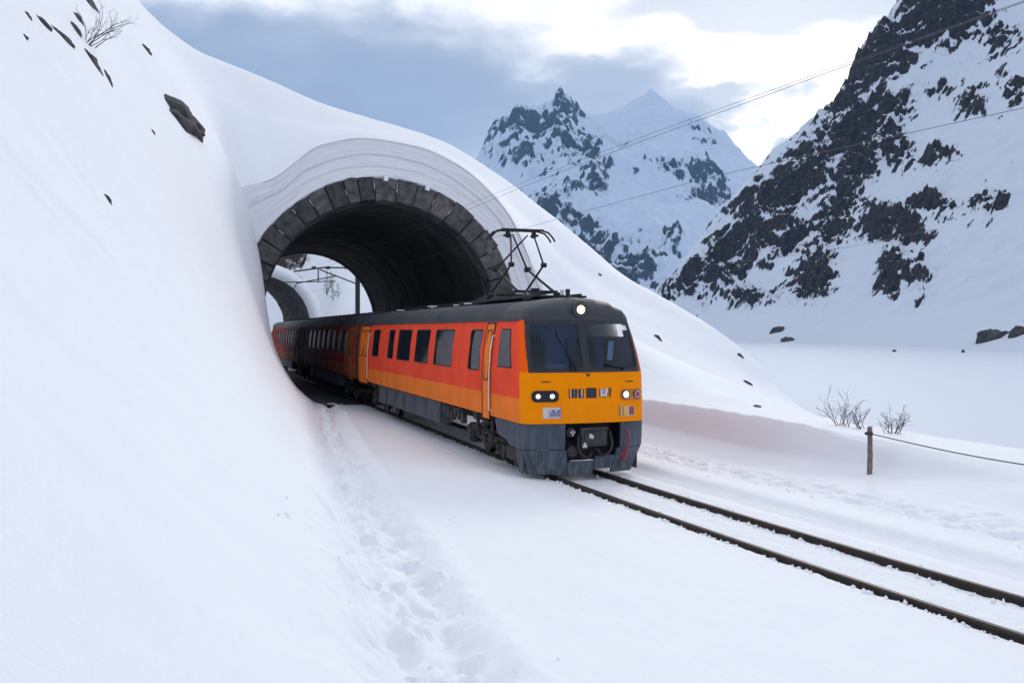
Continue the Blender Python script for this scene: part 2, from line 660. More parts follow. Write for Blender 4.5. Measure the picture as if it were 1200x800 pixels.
def add_grime_or_shade(m, low=1.14, high=2.0, tint=(.16, .09, .06), amount=.34):
    """rain streaks over the whole side and road film that thins out upwards; on the rear coaches painted shade"""
    N, L = m.node_tree.nodes, m.node_tree.links
    b = N['Principled BSDF']
    src = b.inputs['Base Color'].links[0].from_socket
    tc = N.new('ShaderNodeTexCoord')
    mp = N.new('ShaderNodeMapping')
    mp.inputs['Scale'].default_value = (9, 9, .55)
    L.new(tc.outputs['Object'], mp.inputs[0])
    n = N.new('ShaderNodeTexNoise')
    n.inputs['Scale'].default_value = 1.0
    n.inputs['Detail'].default_value = 7
    n.inputs['Roughness'].default_value = .7
    L.new(mp.outputs[0], n.inputs['Vector'])
    sp = N.new('ShaderNodeSeparateXYZ')
    L.new(tc.outputs['Object'], sp.inputs[0])
    h = N.new('ShaderNodeMapRange')
    h.inputs['From Min'].default_value = high
    h.inputs['From Max'].default_value = low
    h.inputs['To Min'].default_value = .12
    h.inputs['To Max'].default_value = 1.0
    L.new(sp.outputs[2], h.inputs['Value'])
    t = N.new('ShaderNodeMapRange')
    t.inputs['From Min'].default_value = .42
    t.inputs['From Max'].default_value = .78
    t.inputs['To Max'].default_value = amount
    L.new(n.outputs['Fac'], t.inputs['Value'])
    mu = N.new('ShaderNodeMath')
    mu.operation = 'MULTIPLY'
    L.new(h.outputs[0], mu.inputs[0])
    L.new(t.outputs[0], mu.inputs[1])
    mx = N.new('ShaderNodeMix')
    mx.data_type = 'RGBA'
    L.new(mu.outputs[0], mx.inputs['Factor'])
    L.new(src, mx.inputs[6])
    mx.inputs[7].default_value = (*tint, 1)
    L.new(mx.outputs[2], b.inputs['Base Color'])


for m_ in (red_m, stripe_m):
    add_grime_or_shade(m_)
add_grime_or_shade(yellow_m, 1.1, 1.7, amount=.22)
add_grime_or_shade(grey_m, .05, 1.3, tint=(.45, .47, .5), amount=.4)       # caked snow dust
add_grime_or_shade(roof_m, 3.2, 3.9, tint=(.2, .2, .2), amount=.5)

shaded_red_m = mat('shaded_red_paint', (0.42, 0.05, 0.025), 0.6, spec=0.05, noise=0.3, nscale=1.3)  # darkened copies of the train paint: tunnel shade put into the colour
shaded_stripe_m = mat('shaded_orange_paint', (0.45, 0.11, 0.02), 0.6, spec=0.05, noise=0.3, nscale=1.3)
shaded_glass_m = mat('shaded_window_glass', (0.012, 0.014, 0.018), 0.3, spec=0.12)  # glass copy with damped reflections, standing in for tunnel shade
for m_ in (shaded_red_m, shaded_stripe_m):
    add_grime_or_shade(m_, amount=.6, tint=(.05, .04, .04))  # heavy dark streaks painted on as more tunnel shade for the rear coaches

# ------------------------------------------------------------------ near terrain
PORTAL_Y = 39.6
# control points left to right for each station along the track: (X, Z)
L_Y = [-20, 0, 6, 12, 20, 28, 34, PORTAL_Y]
L_C = [
    [(-60, 24), (-30, 11), (-18, 6), (-13, 3.4), (-11, 2.5), (-9.6, 1.9), (-8.6, 1.55), (-7.8, 1.25), (-7.2, 1.0), (-4.2, .45)],
    [(-60, 30), (-30, 15.5), (-18, 8.4), (-13.4, 5.2), (-11.4, 3.7), (-9.8, 2.45), (-8.5, 1.62), (-7.4, 1.2), (-6.8, 1.0), (-4, .5)],
    [(-60, 34), (-30, 19), (-18, 11), (-13, 7), (-11, 5.2), (-9.3, 3.2), (-8.0, 2.0), (-7.0, 1.25), (-6.4, .9), (-3.7, .42)],
    [(-60, 38), (-30, 22.5), (-18, 13.8), (-13, 9.3), (-10.5, 6.7), (-8.8, 4.3), (-7.4, 2.4), (-6.4, 1.2), (-5.75, .7), (-3.4, .34)],
    [(-60, 42), (-30, 26), (-18, 17), (-12.5, 12), (-9.8, 8.6), (-8.2, 6.0), (-7.1, 3.6), (-5.95, 1.5), (-5.0, .6), (-3.1, .26)],
    [(-60, 46), (-30, 29.5), (-18, 19.5), (-12, 13.6), (-9.2, 10.0), (-7.3, 6.9), (-6.3, 4.5), (-5.35, 2.1), (-4.2, .58), (-2.7, .16)],
    [(-60, 49), (-30, 32.5), (-18, 22), (-11.6, 15.2), (-8.3, 11.1), (-6.5, 8.0), (-5.75, 5.0), (-5.0, 2.3), (-3.7, .5), (-2.4, .08)],
    [(-60, 52), (-30, 35.5), (-18, 24.6), (-11.3, 16.6), (-7.6, 12.2), (-5.75, 8.7), (-5.1, 6.2), (-4.5, 2.5), (-3.2, .35), (-2.2, -.02)],
]
TRACK = [(-.95, -.035), (-.35, -.085), (.35, -.085), (.95, -.05)]
R_C = [
    [(2.3, 0), (3.3, .08), (4.4, .2), (5.0, .28), (5.4, .34), (6.0, .36), (8, .2), (12, -.9), (22, -4), (45, -9)],
    [(2.3, 0), (3.3, .09), (4.4, .22), (5.0, .3), (5.4, .36), (6.0, .4), (8, .25), (12, -.8), (22, -4), (45, -9)],
    [(2.3, -.01), (3.3, .09), (4.3, .22), (5.0, .34), (5.4, .4), (6.0, .46), (8, .36), (12, -.7), (22, -3.8), (45, -9)],
    [(2.3, -.03), (3.3, .07), (4.2, .2), (5.0, .42), (5.5, .55), (6.1, .64), (8, .6), (12, -.3), (22, -3.4), (45, -9)],
    [(2.3, -.06), (3.3, -.03), (4.3, .03), (5.2, .22), (5.28, .78), (5.42, .9), (8, .72), (12, -.5), (22, -3.6), (45, -9)],
    [(2.3, -.07), (3.3, -.05), (4.5, .0), (5.42, .22), (5.5, .78), (5.64, .89), (8.2, 1.0), (12, .1), (22, -3), (45, -9)],
    [(2.3, -.07), (3.3, -.05), (4.8, .0), (5.9, .5), (6.25, 1.5), (6.8, 2.2), (8.6, 2.3), (12, 1.3), (22, -2.2), (45, -9)],
    [(2.3, -.07), (3.3, -.05), (5.0, .0), (6.5, .8), (6.85, 3.0), (7.1, 4.75), (8.8, 4.0), (12, 2.4), (22, -1.6), (45, -9)],
]


def section_rows():
    rows = []
    for y, l, r in zip(L_Y, L_C, R_C):
        c = float(xc(max(y, 0)))
        k = [(p[0] + c * sstep(p[0], -5, -2), p[1]) for p in l] + [(p[0] + c, p[1]) for p in TRACK] + [(p[0] + c * sstep(p[0], 12, 6), p[1]) for p in r]
        rows.append(k)
    return np.array(rows, float)


def densify(knots, steps):
    """parameter samples with steps[i] subdivisions between control i and i+1"""
    out = []
    for i, s in enumerate(steps):
        out += list(np.linspace(i, i + 1, s, endpoint=False))
    return np.array(out + [len(steps)])


def loft(ys, C, yq, tq):
    P = pchip(np.array(ys, float), C, yq)                 # rows x controls x 2
    # re-apply the track curve between stations
    G = pchip(np.arange(P.shape[1]), np.swapaxes(P, 0, 1), tq)
    return np.swapaxes(G[..., 0], 0, 1), np.swapaxes(G[..., 1], 0, 1)


L_Y_END = PORTAL_Y
yq = np.concatenate([np.linspace(-20, 0, 14, endpoint=False), np.linspace(0, 4, 30, endpoint=False), np.linspace(4, 13, 200, endpoint=False),
                     np.linspace(13, 26, 170, endpoint=False), np.linspace(26, PORTAL_Y, 120), [39.75, 39.9, 40.05]])
stepsA = [5, 6, 8, 10, 12, 14, 18, 30, 64, 46, 14, 16, 14, 26, 26, 26, 14, 12, 12, 12, 10, 10, 10]
tA = densify(None, stepsA)
AX, AZ = loft(L_Y, section_rows(), np.minimum(yq, PORTAL_Y), tA)
AY = np.repeat(yq[:, None], len(tA), 1)


def bvh_of(X, Y, Z, step=2):
    X, Y, Z = X[::step, ::step], Y[::step, ::step], Z[::step, ::step]
    R, C = X.shape
    v = np.stack([X, Y, Z], -1).reshape(-1, 3)
    i = np.arange(R * C).reshape(R, C)
    q = np.stack([i[:-1, :-1], i[:-1, 1:], i[1:, 1:], i[1:, :-1]], -1).reshape(-1, 4)
    return BVHTree.FromPolygons([Vector(p) for p in v], q.tolist())


BASE = bvh_of(AX, AY, AZ)


def hit(px, py, tree=None):
    d = Vector(ray(px, py)).normalized()
    loc, nor, _, _ = (tree or BASE).ray_cast(Vector(CAM), d)
    return loc, nor


def dist_poly(X, Y, pts):
    """distance to, signed side of and arc length along a polyline in plan"""
    best = np.full(X.shape, 1e9)
    arc = np.zeros(X.shape)
    sgn = np.zeros(X.shape)
    s0 = 0.0
    for (ax, ay), (bx, by) in zip(pts[:-1], pts[1:]):
        dx, dy = bx - ax, by - ay
        ll = dx * dx + dy * dy
        t = np.clip(((X - ax) * dx + (Y - ay) * dy) / ll, 0, 1)
        ex, ey = X - (ax + t * dx), Y - (ay + t * dy)
        d = np.hypot(ex, ey)
        k = d < best
        best = np.where(k, d, best)
        arc = np.where(k, s0 + t * math.sqrt(ll), arc)
        sgn = np.where(k, np.sign(dx * ey - dy * ex), sgn)
        s0 += math.sqrt(ll)
    return best, sgn, arc


def detail_near(X, Y, Z):
    dz = np.zeros_like(Z)
    slope_l = sstep(X, -6.0, -9.0)
    # broad wind shaping of the hillside
    dz += slope_l * sstep(Y, PORTAL_Y, 35) * (0.22 * fbm(X / 5.5, Y / 7.0, 3, 3) + .02 * ridged((X * .6 + Y * .25) / .5, (Y - X * .3) / 2.2, 3, 66) + 0.07 * fbm((X * .6 + Y * .25) / 1.1, (Y - X * .3) / 4.5, 3, 8))
    dz += 0.03 * fbm(X / 1.6, Y / 1.6, 3, 5) * sstep(np.abs(X - xc(Y)), 1.0, 2.5)
    # slide grooves that run down the slope
    for pp, dep, wd in (([(-10, 150), (40, 205), (90, 255), (125, 290)], .10, .09), ([(0, 185), (30, 207)], .06, .08),
                        ([(60, 150), (105, 215), (140, 262)], .04, .14), ([(100, 130), (150, 205), (190, 265)], .035, .16),
                        ([(225, 175), (262, 250), (290, 300)], .05, .2), ([(40, 30), (90, 110), (150, 190)], .03, .15), ([(120, 100), (165, 175), (215, 260), (250, 320)], .03, .2)):
        path = []
        for a in pp:
            h, _n = hit(*a)
            if h is not None:
                path.append((h.x, h.y))
        if len(path) > 1:
            d, sg, arc = dist_poly(X, Y, path)
            dz -= dep * np.exp(-(d / wd) ** 2) * (0.55 + 0.45 * pnoise(arc * 2.1, arc * 0 + dep * 100, 2))
            dz += dep * .35 * np.exp(-((d - wd * 2) / wd) ** 2)
    # the trodden path
    trail = [(-7.6, -6), (-6.95, 1.5), (-6.45, 5.7), (-5.85, 10.9), (-5.35, 15.5), (-4.75, 21), (-3.95, 28), (-3.2, 34), (-2.7, 39.6)]
    d, sg, arc = dist_poly(X, Y, trail)
    sd = d * sg
    wid = 0.62
    inside = sstep(d, wid * 1.15, wid * .55)
    dz += inside * (-0.09 + 0.11 * fbm(X / .42, Y / .6, 3, 21, .5) + 0.05 * (np.abs(pnoise(X / .17, Y / .2, 23)) - .25) + .03 * (np.abs(pnoise(X / .08, Y / .09, 24)) - .25))
    for ro, rd in ((-.27, .11), (.2, .13)):
        wob = ro + .10 * pnoise(arc / .9, arc * 0 + ro * 9, 12)
        dz -= rd * np.exp(-((sd - wob) / .15) ** 2) * (.55 + .6 * np.clip(pnoise(arc / .55, arc * 0 + ro * 5, 14) + .3, 0, 1))
    dz += 0.05 * np.exp(-((d - wid * 1.1) / .16) ** 2) * (0.4 + 0.9 * np.clip(fbm(X / .25, Y / .3, 3, 31) + .3, 0, 1))
    rs = np.random.default_rng(5)
    a = 0.0
    k = 0
    tot = 46.0
    pts = np.array(trail)
    seg = np.hypot(*np.diff(pts, axis=0).T)
    cum = np.concatenate([[0], np.cumsum(seg)])
    while a < tot:
        a += rs.uniform(.26, .46)
        k += 1
        off = (.24 if k % 2 else -.22) + rs.normal() * .12
        cx = np.interp(a, cum, pts[:, 0])
        cy = np.interp(a, cum, pts[:, 1])
        i = min(np.searchsorted(cum, a, side='right') - 1, len(seg) - 1)
        tx, ty = (pts[i + 1] - pts[i]) / seg[i]
        fx, fy = cx - ty * off, cy + tx * off
        near = (np.abs(Y - fy) < 1.0)
        if not near.any():
            continue
        r0 = np.where(near.any(1))[0]
        sl = slice(r0[0], r0[-1] + 1)
        ex, ey = X[sl] - fx, Y[sl] - fy
        al, la = ex * tx + ey * ty, -ex * ty + ey * tx
        q = np.sqrt((al / rs.uniform(.17, .26)) ** 2 + (la / rs.uniform(.085, .13)) ** 2)
        dep = rs.uniform(.05, .14)
        dz[sl] += -dep * sstep(q, 1.25, .5) + dep * .35 * np.exp(-((q - 1.45) / .28) ** 2)
    # loose footprints and rolled crumbs on the right verge, plough edge beside the rails
    off = X - xc(Y)
    rt = np.abs(off - 3.3 - .12 * pnoise(Y / 2.2, Y * 0 + 3, 4))
    dz += sstep(rt, .5, .15) * (.13 * fbm(X / .3, Y / .4, 3, 41, .55) - .02)
    dz += sstep(np.abs(off - 3.75), .5, .1) * .08 * np.clip(fbm(X / .4, Y / .5, 3, 47), 0, 1)
    dz += .10 * sstep(off, 1.65, 1.95) * sstep(off, 2.9, 2.1)
    dz -= .05 * np.exp(-((off - 1.45) / .16) ** 2)
    # ledge line on the left verge
    ed = np.abs(off + 1.75 + .06 * pnoise(Y / 1.7, Y * 0 + 9, 6))
    dz += .035 * np.exp(-(ed / .06) ** 2) * sstep(Y, 16, 20)
    dz += .05 * sstep(off, -1.75, -2.0) * sstep(off, -4.2, -2.2)
    # chewed snow between and beside the rails
    inn = sstep(np.abs(off), 1.25, .8)
    dz += inn * (.03 * fbm(X / .16, Y / .22, 4, 51, .6) + .022 * fbm(X / .5, Y / .8, 3, 53))
    dz -= .045 * np.exp(-((np.abs(off) - .60) / .07) ** 2)
    # overhanging rim of the cut bank
    rim = off - 5.36 - .0275 * (Y - 20)
    win = sstep(Y, 13.5, 18) * sstep(Y, 33, 29)
    dz += win * (.09 * np.exp(-(rim / .10) ** 2) * (.8 + .5 * pnoise(Y / .9, Y * 0 + 2, 8)) + .03 * fbm(X / .5, Y / .6, 3, 49) * sstep(np.abs(rim), .8, .1))
    # wind scoop above the big boulder
    bh, _n = hit(216, 128)
    if bh is not None:
        dz -= .22 * np.exp(-(((X - bh.x) / .55) ** 2 + ((Y - bh.y) / 1.1) ** 2))
    # crack along the cut bank
    cr = np.abs(Z - (.42 + .012 * (24 - Y) + .05 * pnoise(Y / 1.5, Y * 0 + 1, 7)))
    dz -= .05 * np.exp(-(cr / .035) ** 2) * sstep(off, 4.4, 4.9) * sstep(off, 6.0, 5.6) * sstep(Y, 15, 18) * sstep(Y, 34, 30)
    return dz


AZ = AZ + detail_near(AX, AY, AZ)
terrain = grid_mesh('snow_slope', AX, AY, AZ, snow)
tag(terrain, 'smooth white snow slope and trackside snow in front of the portal', kind='structure')

# snow mound over the tunnel
B_Y = [PORTAL_Y, 44, 50, 60, 75]
B_C = [
    [(-60, 52), (-30, 35.5), (-18, 24.6), (-11.3, 16.6), (-7.6, 12.2), (-5.75, 8.7), (-4.75, 9.1), (-2.75, 10.72), (-.8, 11.12), (1.37, 10.9), (3.2, 10.2), (4.6, 9.15), (5.6, 8.0), (6.4, 6.4), (7.1, 4.75), (8.8, 4.0), (12, 2.4), (22, -1.6), (45, -9)],
    [(-60, 54), (-30, 38), (-18, 27), (-11.3, 18.6), (-8.4, 15.0), (-6.2, 13.2), (-4.7, 12.5), (-2.5, 12.3), (-.4, 12.3), (1.9, 12.0), (4.0, 11.2), (5.8, 10.1), (7.2, 8.9), (8.6, 7.6), (10, 6.3), (12.2, 4.9), (16, 2.9), (24, -1.4), (46, -9)],
    [(-60, 56), (-30, 40), (-18, 30), (-11.5, 21.2), (-9.6, 18.5), (-7.33, 16.8), (-4.9, 15.96), (-1.95, 14.82), (1.11, 14.03), (5.24, 12.96), (8.6, 11.3), (11.09, 9.54), (13.65, 7.72), (16.3, 5.84), (19.6, 4.15), (23, 2.2), (25.4, .34), (29, -2.8), (47, -9)],
    [(-60, 58), (-30, 42), (-18, 30), (-11.5, 22.0), (-9.5, 19.6), (-7, 17.6), (-4, 16.2), (-1, 14.8), (2, 14), (6, 12.5), (10, 10.6), (13, 8.6), (16, 6.6), (19, 4.6), (22, 2.8), (25, 1.0), (28, -1.2), (32, -4), (48, -9)],
    [(-60, 58), (-30, 42), (-18, 25), (-11.5, 18), (-9, 15.5), (-7, 14), (-5, 12.8), (-2, 11.8), (1, 11), (4, 10.2), (7, 9.2), (10, 7.6), (13, 5.6), (16, 3.6), (19, 1.9), (22, .4), (26, -1.8), (32, -4.6), (50, -9)],
]
yB = np.concatenate([np.linspace(PORTAL_Y, 42, 26, endpoint=False), np.linspace(42, 75, 90)])
tB = densify(None, [5, 6, 8, 10, 12, 12, 12, 14, 14, 14, 14, 14, 14, 14, 14, 14, 14, 10])
BX, BZ = loft(B_Y, np.array(B_C, float), yB, tB)
BY = np.repeat(yB[:, None], len(tB), 1)
edge_fade = sstep(BY, PORTAL_Y, PORTAL_Y + 3)
BZ = BZ + (0.16 * fbm(BX / 4.5, BY / 5, 3, 13) + .04 * fbm(BX / 1.2, BY / 1.4, 3, 15)) * edge_fade
BY = BY - 0.22 * np.exp(-(BY - PORTAL_Y) / .5) * sstep(BX, -5.4, -3.4) * sstep(BX, 8.5, 6.5)     # snow lip that leans over the face
# round the front edge over towards the arch
EDGE_IN = .2


def edge_weight(x):
    return sstep(x, -5.6, -3.6) * sstep(x, 8.4, 6.6)


dr = EDGE_IN * np.exp(-(yB[:, None] - PORTAL_Y) / .3) * edge_weight(BX)
vx, vz = BX + .05, BZ - 3.58
vl = np.hypot(vx, vz)
BX, BZ = BX - dr * vx / vl, BZ - dr * vz / vl
tuck = sstep(BX[:1], -5.9, -6.6)
BX = np.concatenate([BX[:1], BX])
BY = np.concatenate([BY[:1] - .6 * tuck, BY])
BZ = np.concatenate([BZ[:1] - .5 * tuck, BZ])
mound = grid_mesh('snow_mound', BX, BY, BZ, snow)
tag(mound, 'rounded snow mound lying over the tunnel', kind='structure')
BOTH_V = []


def merge_bvh(*grids):
    vs, fs = [], []
    for X, Y, Z in grids:
        X, Y, Z = X[::2, ::2], Y[::2, ::2], Z[::2, ::2]
        R, C = X.shape
        b = len(vs)
        vs += [Vector(p) for p in np.stack([X, Y, Z], -1).reshape(-1, 3)]
        i = np.arange(R * C).reshape(R, C) + b
        fs += np.stack([i[:-1, :-1], i[:-1, 1:], i[1:, 1:], i[1:, :-1]], -1).reshape(-1, 4).tolist()
    return BVHTree.FromPolygons(vs, fs)


SURF = merge_bvh((AX, AY, AZ), (BX, BY, BZ))


def drop(x, y, default=0.0):
    loc, nor, _, _ = SURF.ray_cast(Vector((x, y, 80)), Vector((0, 0, -1)))
    return (loc.z if loc is not None else default), (nor if nor is not None else Vector((0, 0, 1)))


# floor of the tunnel and cutting behind it
yC = np.linspace(PORTAL_Y - .4, 150, 150)
xC = np.linspace(-8, 8, 50)
CX, CY = np.meshgrid(xC, yC)
CZ = -.09 + .02 * fbm(CX / .8, CY / .9, 3, 61) + .12 * sstep(np.abs(CX), 1.4, 2.2)
CZ = CZ
ballast_m = mat('dirty_ballast', (.06, .058, .06), .95, nscale=9, col2=(.16, .165, .18), bump=.05, bscale=14)
tag(grid_mesh('tunnel_floor', CX, CY, CZ, ballast_m), 'dark ballast bed inside the tunnel', kind='structure')

# hillside behind the first tunnel, seen through it
yD = np.linspace(74.0, 230, 120)
xD = np.linspace(-70, 75, 130)
DX, DY = np.meshgrid(xD, yD)
cut = sstep(np.abs(DX), 5.2, 11) * .9 + .1 * sstep(np.abs(DX), 3.4, 5.4)
hill = 3 + 17 * sstep(DY, 74, 150) + 4 * sstep(DY, 140, 200)
hill = hill * np.where(DX > 20, sstep(DX, 60, 20), 1.0) + np.where(DX < 0, -DX * .35, 0)
far_close = sstep(DY, 128, 150)
DZ = hill * np.maximum(cut, far_close) * 1.0 - .15 - 9.0 * sstep(DX, 20, 44) + .8 * fbm(DX / 14, DY / 14, 4, 71) * np.maximum(cut, far_close)

def rock_snow_material(name, scale, snow_col=(0.86, 0.885, 0.93), lo=0.46, hi=0.56, rockA=(0.03, 0.032, 0.04), rockB=(0.085, 0.062, 0.052)):
    """snow and rock chosen by the 'rock' value of the surface (its steepness and bedding), with broken edges"""
    m = bpy.data.materials.new(name)
    m.use_nodes = True
    nt = m.node_tree
    N, L = nt.nodes, nt.links
    b = N['Principled BSDF']
    at = N.new('ShaderNodeAttribute')
    at.attribute_name = 'rock'
    tc = N.new('ShaderNodeTexCoord')

    def noise(sc, det=7, ro=.6):
        n = N.new('ShaderNodeTexNoise')
        n.inputs['Scale'].default_value = sc
        n.inputs['Detail'].default_value = det
        n.inputs['Roughness'].default_value = ro
        L.new(tc.outputs['Object'], n.inputs['Vector'])
        return n.outputs['Fac']
    n1 = noise(scale, 8, .68)
    ad = N.new('ShaderNodeMath')
    ad.operation = 'MULTIPLY_ADD'
    L.new(n1, ad.inputs[0])
    ad.inputs[1].default_value = .85
    L.new(at.outputs['Fac'], ad.inputs[2])
    sb = N.new('ShaderNodeMath')
    sb.operation = 'SUBTRACT'
    L.new(ad.outputs[0], sb.inputs[0])
    sb.inputs[1].default_value = 0.425
    mr = N.new('ShaderNodeMapRange')
    mr.interpolation_type = 'SMOOTHSTEP'
    mr.inputs['From Min'].default_value = lo
    mr.inputs['From Max'].default_value = hi
    L.new(sb.outputs[0], mr.inputs['Value'])
    rk = N.new('ShaderNodeMix')
    rk.data_type = 'RGBA'
    rk.inputs[6].default_value = (*rockA, 1)
    rk.inputs[7].default_value = (*rockB, 1)
    c = N.new('ShaderNodeMapRange')
    c.inputs['From Min'].default_value = .45
    c.inputs['From Max'].default_value = .62
    L.new(noise(scale * 1.3, 6, .7), c.inputs['Value'])
    L.new(c.outputs['Result'], rk.inputs['Factor'])
    mx = N.new('ShaderNodeMix')
    mx.data_type = 'RGBA'
    L.new(mr.outputs['Result'], mx.inputs['Factor'])
    mx.inputs[6].default_value = (*snow_col, 1)
    L.new(rk.outputs[2], mx.inputs[7])
    L.new(mx.outputs[2], b.inputs['Base Color'])
    b.inputs['Roughness'].default_value = .85
    b.inputs['Specular IOR Level'].default_value = .2
    bp = N.new('ShaderNodeBump')
    bp.inputs['Strength'].default_value = .8
    bp.inputs['Distance'].default_value = .6 / scale
    mul = N.new('ShaderNodeMath')
    mul.operation = 'MULTIPLY'
    L.new(noise(scale * 1.7, 8, .65), mul.inputs[0])
    L.new(mr.outputs['Result'], mul.inputs[1])
    L.new(mul.outputs[0], bp.inputs['Height'])
    L.new(bp.outputs[0], b.inputs['Normal'])
    return m


hill_m = rock_snow_material('hillside_snow', .35)
rk = fbm(DX / 9, DY / 9, 4, 77) * .5 + .12 + .3 * np.exp(-((DZ - 13 - 2 * pnoise(DX / 9, DY / 9, 5)) / 1.5) ** 2) * sstep(DY, 110, 130)
tag(grid_mesh('hillside', DX, DY, DZ, hill_m, attrs={'rock': rk}), 'snowy hillside seen through the far end of the tunnel', kind='structure')

# valley floor: a flat snow covered lake far below the line, one sheet to the horizon
LAKE = -4.0
xs = np.concatenate([np.linspace(-6000, -100, 20, endpoint=False), np.linspace(-100, 700, 160, endpoint=False), np.linspace(700, 7000, 30)])
ys = np.concatenate([np.linspace(-3000, -60, 14, endpoint=False), np.linspace(-60, 800, 170, endpoint=False), np.linspace(800, 9000, 40)])
VX, VY = np.meshgrid(xs, ys)
VZ = LAKE + .18 * fbm(VX / 40, VY / 40, 3, 81) + .05 * fbm(VX / 7, VY / 7, 3, 83)
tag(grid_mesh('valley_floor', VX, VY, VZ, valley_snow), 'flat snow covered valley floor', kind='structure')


# ---- rocky mountain on the right
def mountain(name, pts, umin, umax, nu, wmin, wmax, nw, deform, material, label):
    P, Z = [], []
    for px, py, w in pts:
        P.append(((px - 600) / F_PX * w, w))
        Z.append(CAM[2] + (HOR - py) / F_PX * w)
    f = tps(P, np.array(Z), 1e-7)
    U, W = np.meshgrid(np.linspace(umin, umax, nu), np.linspace(wmin, wmax, nw))
    H = f(U, W)
    U2, W2, H2, boost = deform(U, W, H)
    x, y = uw_to_xy(U2, W2)
    # steepness of the finished surface
    du = (umax - umin) / (nu - 1)
    dw = (wmax - wmin) / (nw - 1)
    gu = np.gradient(H2, axis=1) / du
    gw = np.gradient(H2, axis=0) / dw
    steep = np.hypot(gu, gw)
    o = grid_mesh(name, x, y, H2, material, attrs={'rock': boost(steep, U, W, H, H2)})
    tag(o, label, kind='structure')
    return o, (x, y, H2)


RIGHT = [(745, 385, 900), (770, 345, 860), (830, 270, 845), (895, 195, 830), (960, 138, 820), (985, 118, 815), (1000, 85, 810), (1060, 0, 800), (1120, -95, 800), (1200, -190, 800), (1330, -330, 800),
         (800, 380, 1010), (900, 300, 1010), (1060, 130, 1010), (1250, -40, 1010), (770, 366, 915), (830, 300, 900), (895, 232, 885), (985, 158, 872), (1060, 45, 860), (1120, -45, 860), (1200, -130, 860),
         (840, 345, 780), (900, 285, 760), (960, 232, 745), (1020, 170, 740), (1080, 90, 745), (1140, 10, 750), (1200, -70, 750),
         (855, 378, 700), (920, 345, 665), (985, 305, 640), (1040, 255, 630), (1100, 190, 620), (1160, 105, 620), (1230, 20, 620), (1330, -100, 640),
         (870, 397, 610), (930, 393, 570), (1000, 378, 530), (1060, 352, 500), (1120, 315, 480), (1200, 240, 470), (1300, 130, 480),
         (900, 408, 500), (1000, 410, 440), (1080, 404, 410), (1140, 392, 390), (1200, 368, 370), (1300, 310, 360),
         (1050, 425, 330), (1200, 423, 290), (1300, 410, 280), (1350, 405, 260), (950, 425, 330), (850, 412, 450), (800, 405, 560), (760, 397, 740)]


def rock_blob(U, W, H, px, py, rx, ry, ang):
    """soft ellipse given where it shows on the mountain face"""
    qx = 600 + F_PX * U / W
    qy = HOR - F_PX * (H - CAM[2]) / W
    c, s = math.cos(math.radians(ang)), math.sin(math.radians(ang))
    ex, ey = qx - px, qy - py
    a, b = (ex * c + ey * s) / rx, (-ex * s + ey * c) / ry
    return np.exp(-(a * a + b * b))


CRAGS = [(985, 95, 30, 70, 25), (1030, 60, 40, 30, -20), (1095, 30, 45, 32, -10), (1045, 130, 18, 16, 0), (1170, 45, 22, 17, 0), (1190, 105, 14, 13, 0),
         (1045, 175, 34, 22, 40), (1010, 205, 22, 40, 25), (985, 250, 20, 42, 28), (955, 205, 30, 18, -45), (900, 240, 45, 16, -48), (850, 290, 50, 14, -48), (800, 335, 40, 10, -48),
         (930, 280, 35, 12, -48), (1030, 270, 20, 26, 0), (1060, 270, 34, 14, 30), (1085, 245, 40, 10, 12), (1160, 245, 22, 16, 0), (1105, 188, 22, 12, 0),
         (955, 325, 20, 34, 15), (880, 350, 28, 14, 0), (1050, 320, 22, 22, 20), (1040, 340, 14, 12, 0), (1085, 350, 14, 22, 20), (1170, 392, 22, 12, -30),
         (870, 310, 60, 10, -48), (925, 225, 40, 14, -48), (1000, 150, 26, 40, 30), (1095, 105, 22, 9, 0), (1140, 125, 16, 10, 0), (1080, 325, 12, 16, 20)]
BARE = [(1110, 80, 70, 28, -25), (1150, 190, 46, 40, 0), (1050, 225, 22, 26, -40), (1130, 320, 70, 36, -20), (1000, 340, 22, 40, 25), (990, 395, 150, 12, 0), (905, 330, 26, 10, -30),
        (1180, 290, 50, 40, 0), (1190, 160, 26, 26, 0), (1075, 380, 120, 14, -8)]


